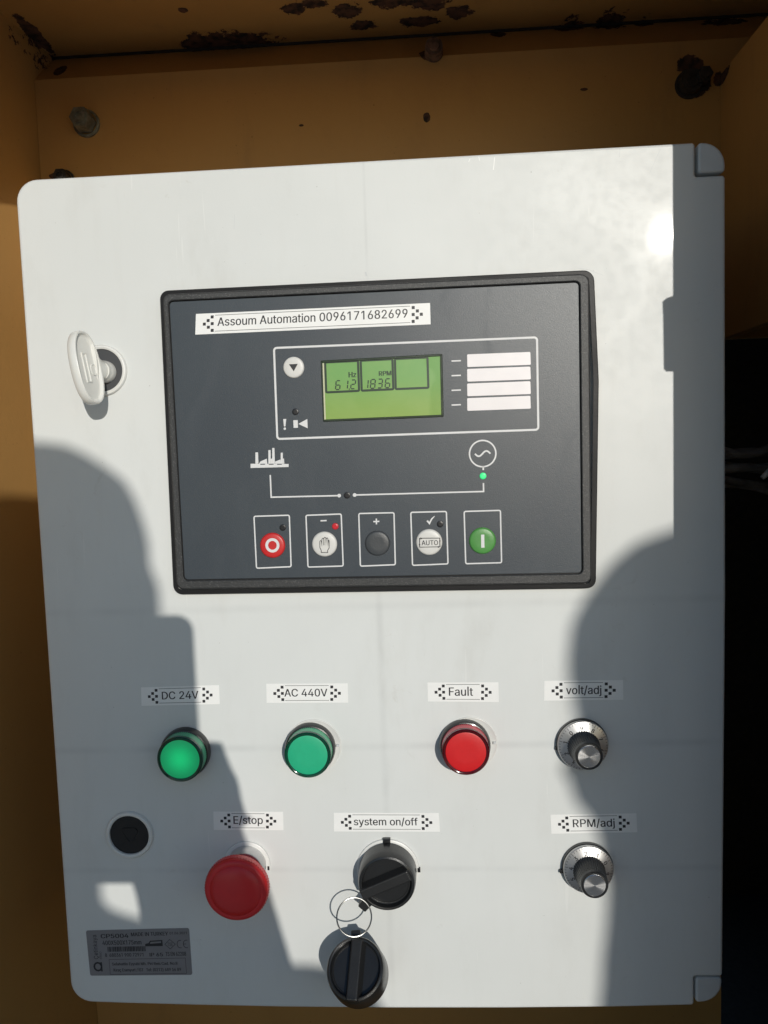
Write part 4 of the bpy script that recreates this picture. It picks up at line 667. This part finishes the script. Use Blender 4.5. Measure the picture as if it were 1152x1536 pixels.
bq = [fn(.20,.645),fn(.945,.635),fn(.945,.965),fn(.20,.975)]; ink.line(bq, .00022, z, True)
pt('Selahattin Eyyubi Mh. Piri Reis Cad. No:8', .225, .865, .715, .775, .035); pt('Kıraç Esenyurt / İST   Tel: (0212) 689 56 89', .235, .895, .845, .91, .035)
# van pictogram, diamond and CE marks
ink.flat([fn(*p) for p in ((.565,.37),(.565,.32),(.60,.30),(.615,.25),(.735,.24),(.735,.37))], z)
ink.line([fn(*p) for p in ((.757,.335),(.806,.23),(.857,.335),(.806,.435))], .00030, z, True); pt('TSE', .782, .832, .30, .37, .01)
def arc(cu, cv, ru, rv, a0, a1, wd):
    ink.line([fn(cu+ru*math.cos(math.radians(a0+(a1-a0)*i/12)), cv-rv*math.sin(math.radians(a0+(a1-a0)*i/12))) for i in range(13)], wd, z)
arc(.905,.335,.030,.082,70,290,.00036); arc(.965,.335,.030,.082,70,290,.00036); ink.line([fn(.938,.335),fn(.962,.335)], .00032, z+.00003)
arc(.085,.80,.036,.088,0,360,.0011); ink.flat([fn(*p) for p in ((.113,.70),(.128,.70),(.128,.905),(.113,.905))], z+.00003)
def fr(u, v): return fn(.055+.042*v, .63-.53*u)
put_text(ink, 'Çetinkaya', fr, 0, 1, 0, 1, z, -.004); put_text(ink, 'PANO', lambda u, v: fn(.112+.02*v, .63-.16*u), 0, 1, 0, 1, z)
ink.build('lettering', M['ink'], pl)
wi = MB(); wi.flat([fn(*p) for p in ((.620,.275),(.722,.265),(.722,.30),(.612,.315))], z+.00006); wi.build('van_window', M['plate'], pl)

# ---- pilot lamps
def lamp(px, py, hF, face, side, rim, label, washer=None, rb=.0150):
    x, y = P(px, py, hF); mb = MB()
    if washer:
        wx, wy = P(washer[0], washer[1], 0); w_ = MB(); w_.lathe([(washer[2],.0001),(washer[2]-.0001,.0005),(washer[2]-.0005,.0006),(washer[2]-.0008,.0004),(.012,.0003)], 64, False, False)
        o_w = w_
    mb.lathe([(rb,.0004),(rb,.0040),(rb-.0006,.0052),(.0138,.0054),(.0136,.0062)], 64, True, False)
    o = mb.build('pilot_lamp', M['black'], box, (x, y, 0), True, label=label)
    if washer: o_w.build('washer', M['washer'], o, (wx-x, wy-y, 0), True); t_ = MB(); t_.box(.0135, .0152, -.0007, .0007, .0004, .0016, .0002); t_.build('locating_tab', M['cover'], o, (wx-x, wy-y+.0005, 0))
    mb = MB(); mb.lathe([(.0137,.0056),(.0136,.0062),(.0134,hF-.0028)], 144, False, False, mod=lambda i, r, z: 1+.006*(i % 2)); mb.build('lens_side', M[side], o, smooth=True, ang=60)
    mb = MB(); mb.lathe([(.0134,hF-.0028),(.0137,hF-.0020),(.0136,hF-.0006),(.0130,hF),(.0122,hF-.0001),(.0116,hF-.0006)], 72, False, False); mb.build('lens_rim', M[rim], o, smooth=True)
    mb = MB(); mb.lathe([(.0117,hF-.0006),(.0110,hF-.0004),(.006,hF-.0003)], 64, False, True); mb.build('lens_face', M[face], o, smooth=True)
    return o
lamp(269.4, 1139.6, .0135, 'lens_dc', 'side_green', 'rim_green', 'green lamp lit brighter at its centre, under the DC 24V label')
lamp(461.2, 1133.2, .0135, 'lens_ac', 'side_green', 'rim_green', 'green lamp in sunlight under the AC 440V label', (471,1119,.0165))
lamp(698.9, 1128.8, .0138, 'lens_red', 'side_red', 'rim_red', 'red lamp under the Fault label', (705,1115,.0162))
# ---- emergency stop
x, y = P(353, 1337.6, .030)
mb = MB(); mb.lathe([(.0142,.0002),(.0141,.0010),(.0135,.0013),(.0105,.0013)], 64, True, False); es = mb.build('stop_button', M['ring_white'], box, (x, y, 0), True, label='red mushroom emergency stop under the E/stop label')
mb = MB(); mb.lathe([(.0120,.0012),(.0119,.0090),(.0114,.0097),(.0098,.0098)], 64, False, True); mb.build('collar', M['alu'], es, smooth=True)
mb = MB(); mb.lathe([(.0100,.0092),(.0101,.0120),(.0112,.0180),(.0150,.0215)], 64, False, True); mb.build('stem', M['red_stem'], es, smooth=True)
N = 140
mb = MB(); mb.lathe([(.0150,.0212),(.0176,.0222),(.0185,.0236),(.0185,.0272)], N, True, False, mod=lambda i, r, z: 1+(.012 if i % 2 else -.004)*(1 if r > .0175 else 0))
mb.lathe([(.01845,.0272),(.0180,.0286),(.0172,.0294),(.0160,.0299),(.0148,.0297),(.0142,.0303),(.0110,.0318),(.0060,.0328),(.002,.0331)], N, False, True); mb.build('mushroom_head', M['red_head'], es, smooth=True, ang=40)
mb = MB(); a = P(402.5, 1302.8, .002); mb.box(a[0]-x-.0005, a[0]-x+.0005, a[1]-y-.0011, a[1]-y+.0011, .0013, .0020); mb.build('index_mark', M['ink'], es)

# ---- ten-turn dials
def dial(px, py, cpx, cpy, a0, label):
    "a0: angle of numeral 0; numerals run clockwise 0,9,8... as seen"
    HC = .0210; x, y = P(px, py, .0045); cx, cy = P(cpx, cpy, HC); x = (x+cx*1.5)/2.5; y = (y+cy*1.5)/2.5
    mb = MB(); mb.lathe([(.0150,.0002),(.0150,.0024),(.0145,.0030)], 64, True, True); o = mb.build('adjusting_dial', M['black'], box, (x, y, 0), True, label=label)
    mb = MB(); ps = P(px-41, py+4, .001); mb.slab(rnd([(ps[0]-x-.001,ps[1]-y-.001),(ps[0]-x+.004,ps[1]-y-.001),(ps[0]-x+.004,ps[1]-y+.001),(ps[0]-x-.001,ps[1]-y+.001)], .0004, 2), .0002, .0022, .0003); mb.build('locating_tab', M['black'], o)
    mb = MB(); mb.lathe([(.0146,.0028),(.0146,.0044),(.0143,.0048),(.0092,.0062)], 96, False, True); mb.build('scale_ring', M['alu'], o, smooth=True)
    ink = MB(); zr = lambda r: .0048+(.0143-r)/(.0143-.0092)*.0014+.00010
    for k in range(50):
        a = math.radians(a0-7.2*k); r0 = .0141; r1 = .0124 if k % 5 == 0 else .0131; t = .00012
        c, s = math.cos(a), math.sin(a); ink.add([(r*c-t*s*e, r*s+t*c*e, zr(r)) for r, e in ((r0,1),(r0,-1),(r1,-1),(r1,1))], [(0,1,2,3)])
    for k in range(10):
        a = math.radians(a0-36*k); d = str((10-k) % 10); v, f = text_mesh(d, .035); w2 = (min(p[0] for p in v)+max(p[0] for p in v))/2
        s_ = .0044; rc = .0096; up = Vector((math.cos(a), math.sin(a))); rt = Vector((up.y, -up.x)); vs = []
        for p in v:
            r = rc+p[1]*s_; q2 = up*r+rt*((p[0]-w2)*s_); vs.append((q2.x, q2.y, zr(r)))
        ink.add(vs, f)
    ink.build('scale_marks', M['ink'], o)
    mb = MB(); mb.lathe([(.0093,.0060),(.0092,.0068),(.0078,.0180)], 160, False, False, mod=lambda i, r, z: 1+(.020 if (i//2) % 2 else -.016))
    mb.lathe([(.0080,.0178),(.0079,.0200),(.0075,.0209),(.0066,.0210),(.0063,.0207)], 64, False, False); mb.build('knurled_knob', M['black'], o, smooth=True, ang=20)
    mb = MB(); mb.lathe([(.0064,.0207),(.0061,.0210),(.003,.02104)], 64, False, True); mb.build('knob_cap', M['spun'], o, smooth=True)
    return o
dial(876.2, 1118, 882.7, 1135.8, 131, 'adjusting dial turned to 9, under the volt/adj label')
dial(882.5, 1302.4, 892.6, 1330.3, 27, 'adjusting dial turned between 2 and 1, under the RPM/adj label')

# ---- isolator switch (its base belongs to the box, its handle is a removable key)
kc = P(580, 1326, .0165); KX, KY = kc
mb = MB(); wx, wy = P(584, 1304, 0); mb.lathe([(.0188,.0002),(.0187,.0012),(.0180,.0016),(.0130,.0017)], 72, True, True); sw = mb.build('isolator_switch', M['ring_white'], box, (KX, KY, 0), True, label='white rimmed switch base under the system on/off label')
mb = MB(); mb.box(-.0022, .0022, .0172, .0198, .0004, .0030, .0004); mb.build('index_tab', M['black'], sw)
mb = MB(); mb.box(.0180, .0196, -.0012, .0012, .0004, .0026, .0003); mb.build('index_tab', M['black'], sw)
def key_parts(rt, wing, tab_ang, tab_r):
    "round cap: tapered body, two sunk halves, a raised grip between them"
    mb = MB(); mb.lathe([(.0150,.0),(.0164,.0006),(.0163,.0030),(.0162,.0100),(.0158,.0146),(.0153,.0160),(.0144,.0166),(.0138,.0164),(.0135,.0150),(.0134,.0128),(.0132,.0126)], 96, True, True)
    mb.build('cap', M['black'], rt, smooth=True, ang=30)
    c, s = math.cos(wing), math.sin(wing)
    R = Matrix.Rotation(wing, 4, 'Z')
    mb = MB(); hw = .0030
    pr_ = [(-.0156,.0122,hw+.0016),(-.0152,.0184,hw-.0002),(.0136,.0184,hw-.0002),(.0150,.0122,hw+.0016)]
    v = []
    for X, Z, W in pr_: v += [(X,-W,Z),(X,W,Z)]
    v2 = v
    mb.add(v2, [(0,2,4,6),(1,7,5,3),(2,3,5,4),(0,1,3,2),(4,5,7,6),(6,7,1,0)])
    g = mb.build('grip', M['black_soft'], rt, rot=R)
    bv = g.modifiers.new('b', 'BEVEL'); bv.width = .0006; bv.segments = 2
    # rim bead round each half
    for sg in (1, -1):
        mb = MB(); pts = []
        for i in range(25):
            a = math.radians(22+(136)*i/24)*sg; pts.append((.0126*math.cos(a), .0126*math.sin(a), .0128))
        mb.tube(pts, .00035, 6); mb.build('rim_bead', M['black_soft'], rt, rot=R, smooth=True)
    mb = MB(); ta = tab_ang; R2 = Matrix.Rotation(ta, 4, 'Z')
    mb.slab(rnd([(.0140,-.0030),(.0140+tab_r,-.0026),(.0140+tab_r,.0026),(.0140,.0030)], .0006, 3), .0070, .0120, .0005); mb.build('ring_tab', M['black_soft'], rt, rot=R2)
k1 = root('switch_key', (KX, KY, .0020), 'black round key turned in the switch under the system on/off label', 'switch key', 'black switch keys')
k1.scale = (1.06, 1.06, .88)
key_parts(k1, math.radians(23), math.radians(229), .0085)
hk = .024; hx, hy = P(535, 1456, hk)
tilt = Matrix.Rotation(math.radians(-46), 4, 'X') @ Matrix.Rotation(math.radians(-4), 4, 'Y')
k2 = root('switch_key', Vector((hx, hy, hk))-(tilt @ Vector((0,0,.011))), 'black round key hanging from the split ring at the door bottom', 'switch key', 'black switch keys', rot=tilt)
k2.scale = (1.06,)*3
key_parts(k2, math.radians(86), math.radians(93), .0058)
rx_, ry_ = P(531.2, 1375.5, .019)
mb = MB(); RR = Matrix.Rotation(math.radians(-30), 4, 'X') @ Matrix.Rotation(math.radians(8), 4, 'Y')
pts = [(.0101*math.cos(2*math.pi*i/72), .0101*math.sin(2*math.pi*i/72), .0004*math.sin(math.pi*i/72)) for i in range(-6, 76)]
mb.tube([(x_*(1+.00), y_, z_) for x_, y_, z_ in pts], .00044, 8)
ring = mb.build('split_ring', M['chrome'], None, smooth=True); ring.matrix_world = FR @ Matrix.Translation((rx_, ry_, .019)) @ RR
tagk(ring, 'thin steel split ring linking the two black keys', 'split ring')

# ---- white key of the upper lock: stem leaves the lock, the oval grip stands at right angles to the door
kx, ky = P(158, 558, .001)
wk = root('lock_key', (kx, ky, .0008), 'white plastic key with oval grip standing in the upper left lock', 'key')
mb = MB()
mb.lathe([(.0064,0),(.0063,.0035),(.0060,.0045),(.0057,.0060),(.0056,.0080)], 40, False, True); mb.build('stem', M['key_white'], wk, smooth=True, ang=40)
def oval(a, b, n=56, p=2.35): 
    o = []
    for i in range(n):
        t = 2*math.pi*i/n; c, s = math.cos(t), math.sin(t); o.append((a*abs(c)**(2/p)*(1 if c >= 0 else -1), b*abs(s)**(2/p)*(1 if s >= 0 else -1)))
    return o
# neck flaring from the stem to the grip (sections along h)
mb = MB(); L = []
for h, ay, ax in ((.0060,.0058,.0056),(.0090,.0062,.0046),(.0125,.0078,.0040),(.0160,.0108,.0036),(.0190,.0150,.0034)):
    L.append([(ax*math.cos(2*math.pi*i/40), ay*math.sin(2*math.pi*i/40), h) for i in range(40)])
mb.rings(L); mb.build('neck', M['key_white'], wk, smooth=True, ang=50)
# grip: oval in the (h, y) plane, 7 mm thick along x, dished faces with a raised lip
A, B, TH, HC = .0102, .0203, .0038, .0258
ov = oval(A, B)
def gp(pl, x): return [(x, b, a+HC) for a, b in pl]
mb = MB(); sg = []
for i, xx in ((.0028,-.0008),(.0021,-.0011),(.0014,-.0026),(.0006,-.0027),(.0,-.0018),(-.0001,0),(.0,.0018),(.0006,.0027),(.0014,.0026),(.0021,.0011),(.0028,.0008)): sg.append(gp(inset(ov, i), xx))
mb.rings(sg); gr = mb.build('grip', M['key_white'], wk, smooth=True, ang=40, rot=Matrix.Translation((.0062,.0008,.0)) @ Matrix.Rotation(math.radians(9), 4, 'Z') @ Matrix.Rotation(math.radians(-15), 4, 'Y'))
mb = MB()
mb.prof([(a_, b_) for a_, b_ in rnd([(-.0022,-.0085),(.0022,-.0085),(.0022,.0085),(-.0022,.0085)], .0006, 3)], [(0,0),(.0002,.0007),(.0010,.0007),(.0012,.0001)])
mb.v = [(z_+.0007, b_, a_+HC+.0008) for a_, b_, z_ in mb.v]; mb.build('embossed_mark', M['key_white'], gr)
mb = MB(); mb.tube([(.0009, .0030*math.sin(t)-.001, HC-.0048+.0022*math.cos(t)) for t in [2*math.pi*i/20 for i in range(20)]], .0004, 6, True); mb.build('embossed_ring', M['key_white'], gr, smooth=True)

# ------------------------------------------------------------------ people and telephone behind the camera (their shadows fall on the door)
def capsules(name, caps, mat, label, cat, vox=.008):
    bm = bmesh.new()
    for (a, b, r0, r1) in caps:
        a = Vector(a); b = Vector(b); n = max(1, int((b-a).length/(min(r0, r1)*.5)))
        for i in range(n+1):
            t = i/n; bmesh.ops.create_icosphere(bm, subdivisions=2, radius=r0+(r1-r0)*t, matrix=Matrix.Translation(a.lerp(b, t)))
    me = bpy.data.meshes.new(name); bm.to_mesh(me); bm.free()
    o = bpy.data.objects.new(name, me); COL.objects.link(o)
    md = o.modifiers.new('r', 'REMESH'); md.mode = 'VOXEL'; md.voxel_size = vox
    s2 = o.modifiers.new('s', 'SMOOTH'); s2.factor = .5; s2.iterations = 3
    dg = bpy.context.evaluated_depsgraph_get(); me2 = bpy.data.meshes.new_from_object(o.evaluated_get(dg)); bpy.data.objects.remove(o)
    me2.transform(Matrix.Translation((0, -GZ, 0)))
    for p in me2.polygons: p.use_smooth = True
    me2.materials.append(mat); o = bpy.data.objects.new(name, me2); COL.objects.link(o); o.matrix_world = FR @ Matrix.Translation((0, GZ, 0))
    return tagk(o, label, cat)
M['cloth'] = simple('grey_workwear', (.30,.31,.32), .85, var=.3, scale=20)
def figure(head, r_head, sh_y, up, dn, label, nk=0.0):
    hx, hy, hz = head; caps = []
    caps.append(((hx, hy+up, hz+.012), (hx, hy-dn, hz-.014), r_head, r_head*.80))          # skull to jaw
    caps.append(((hx, hy-.006, hz-r_head-.008), (hx, hy-.03, hz-r_head-.010), .014, .020))         # nose, muzzle
    for s in (-1, 1): caps.append(((hx+s*r_head*.94, hy-.005, hz+.01), (hx+s*r_head*.94, hy-.03, hz+.005), .011, .008))
    caps.append(((hx+nk*.8, hy-.09, hz+.02), (hx+nk, sh_y, hz+.04), .055, .062))
    ch = (hx, sh_y-.12, hz+.05)
    for s in (-1, 1): caps.append(((hx, sh_y-.02, hz+.05), (hx+s*.165, sh_y-.05, hz+.05), .065, .060))
    caps.append((ch, (hx, sh_y-.28, hz+.05), .13, .12)); caps.append(((hx-.06, ch[1], ch[2]), (hx-.05, sh_y-.45, hz+.05), .11, .11)); caps.append(((hx+.06, ch[1], ch[2]), (hx+.05, sh_y-.45, hz+.05), .11, .11))
    py = sh_y-.55
    for s in (-1, 1):
        caps.append(((hx+s*.085, py, hz+.05), (hx+s*.10, py-.40, hz+.03), .09, .062)); ank = GZ+.09
        caps.append(((hx+s*.10, py-.40, hz+.03), (hx+s*.11, ank, hz+.07), .060, .040)); caps.append(((hx+s*.11, GZ+.045, hz+.08), (hx+s*.13, GZ+.04, hz-.12), .045, .038))
    return caps, None
# photographer
hd = SH(50, 872, 1.02)
caps, _ = figure(tuple(hd), .0765, hd.y-.242, .012, .055, '', -.020)
sh_y = hd.y-.232
shR = (hd.x+.165, sh_y-.05, hd.z+.05); shL = (hd.x-.165, sh_y-.05, hd.z+.05)
wr = SH(322, 1335, .53); hn = SH(292, 1215, .485); el = SH(470, 1880, .74)
caps += [(shR, el, .055, .045), (el, tuple(wr), .042, .033), (tuple(wr), tuple(hn), .030, .024)]
caps += [(tuple(SH(40,1412,1.02)), tuple(SH(300,1482,1.02)), .034, .036), (tuple(SH(196,1268,.487)), tuple(SH(250,1335,.50)), .009, .012)]
for (a, b, c_) in (((262,1170),(300,1160),(318,1118)), ((262,1200),(322,1190),(338,1150)), ((262,1230),(330,1220),(352,1188)), ((262,1262),(338,1250),(362,1230))):
    p0 = SH(*a, .472); p1 = SH(*b, .474); p2 = SH(*c_, .458); caps += [(tuple(p0), tuple(p1), .0095, .009), (tuple(p1), tuple(p2), .009, .0075)]
caps += [(tuple(SH(296,1215,.485)), tuple(SH(292,1125,.470)), .016, .0095), (tuple(SH(236,1285,.486)), tuple(SH(262,1380,.51)), .020, .022)]
wl = SH(-90, 1330, .55); ell = SH(-330, 1800, .78)
caps += [(shL, tuple(ell), .055, .045), (tuple(ell), tuple(wl), .042, .031), (tuple(wl), tuple(SH(60,1230,.475)), .030, .020)]
capsules('person', caps, M['cloth'], 'photographer in dark workwear holding up a telephone, outside the picture', 'person')
# second onlooker to the right
h2 = SH(1062, 1125, 1.30); caps, _ = figure(tuple(h2), .0785, h2.y-.25, .060, .088, '')
for s in (-1, 1):
    caps += [((h2.x+s*.165, h2.y-.26, h2.z+.05), (h2.x+s*.215, h2.y-.54, h2.z+.07), .055, .043), ((h2.x+s*.215, h2.y-.54, h2.z+.07), (h2.x+s*.20, h2.y-.78, h2.z-.02), .040, .030), ((h2.x+s*.20, h2.y-.78, h2.z-.02), (h2.x+s*.195, h2.y-.87, h2.z-.04), .034, .022)]
capsules('person', caps, M['cloth'], 'onlooker in dark workwear standing to the right, outside the picture', 'person', .011)
# telephone held just behind the lens
HP = .452
c1 = SH(289, 922, HP); c3 = SH(98, 1322, HP)
mb = MB(); mb.slab(rnd([(c3.x,c1.y),(c1.x,c1.y),(c1.x,c3.y),(c3.x,c3.y)], .010, 6), 0, .0075, .001); mb.v = [(x_-c3.x, y_-c3.y, z_) for x_, y_, z_ in mb.v]
ph = root('telephone', (c3.x, c3.y, HP), 'dark telephone held in the hand of the photographer, outside the picture', 'telephone')
mb.build('phone_case', M['black'], ph, smooth=True)
mb = MB(); mb.slab(rnd([(.004,.004),(c1.x-c3.x-.004,.004),(c1.x-c3.x-.004,c1.y-c3.y-.004),(.004,c1.y-c3.y-.004)], .007, 5), .0076, .0078); mb.build('phone_screen', M['led_off'], ph)
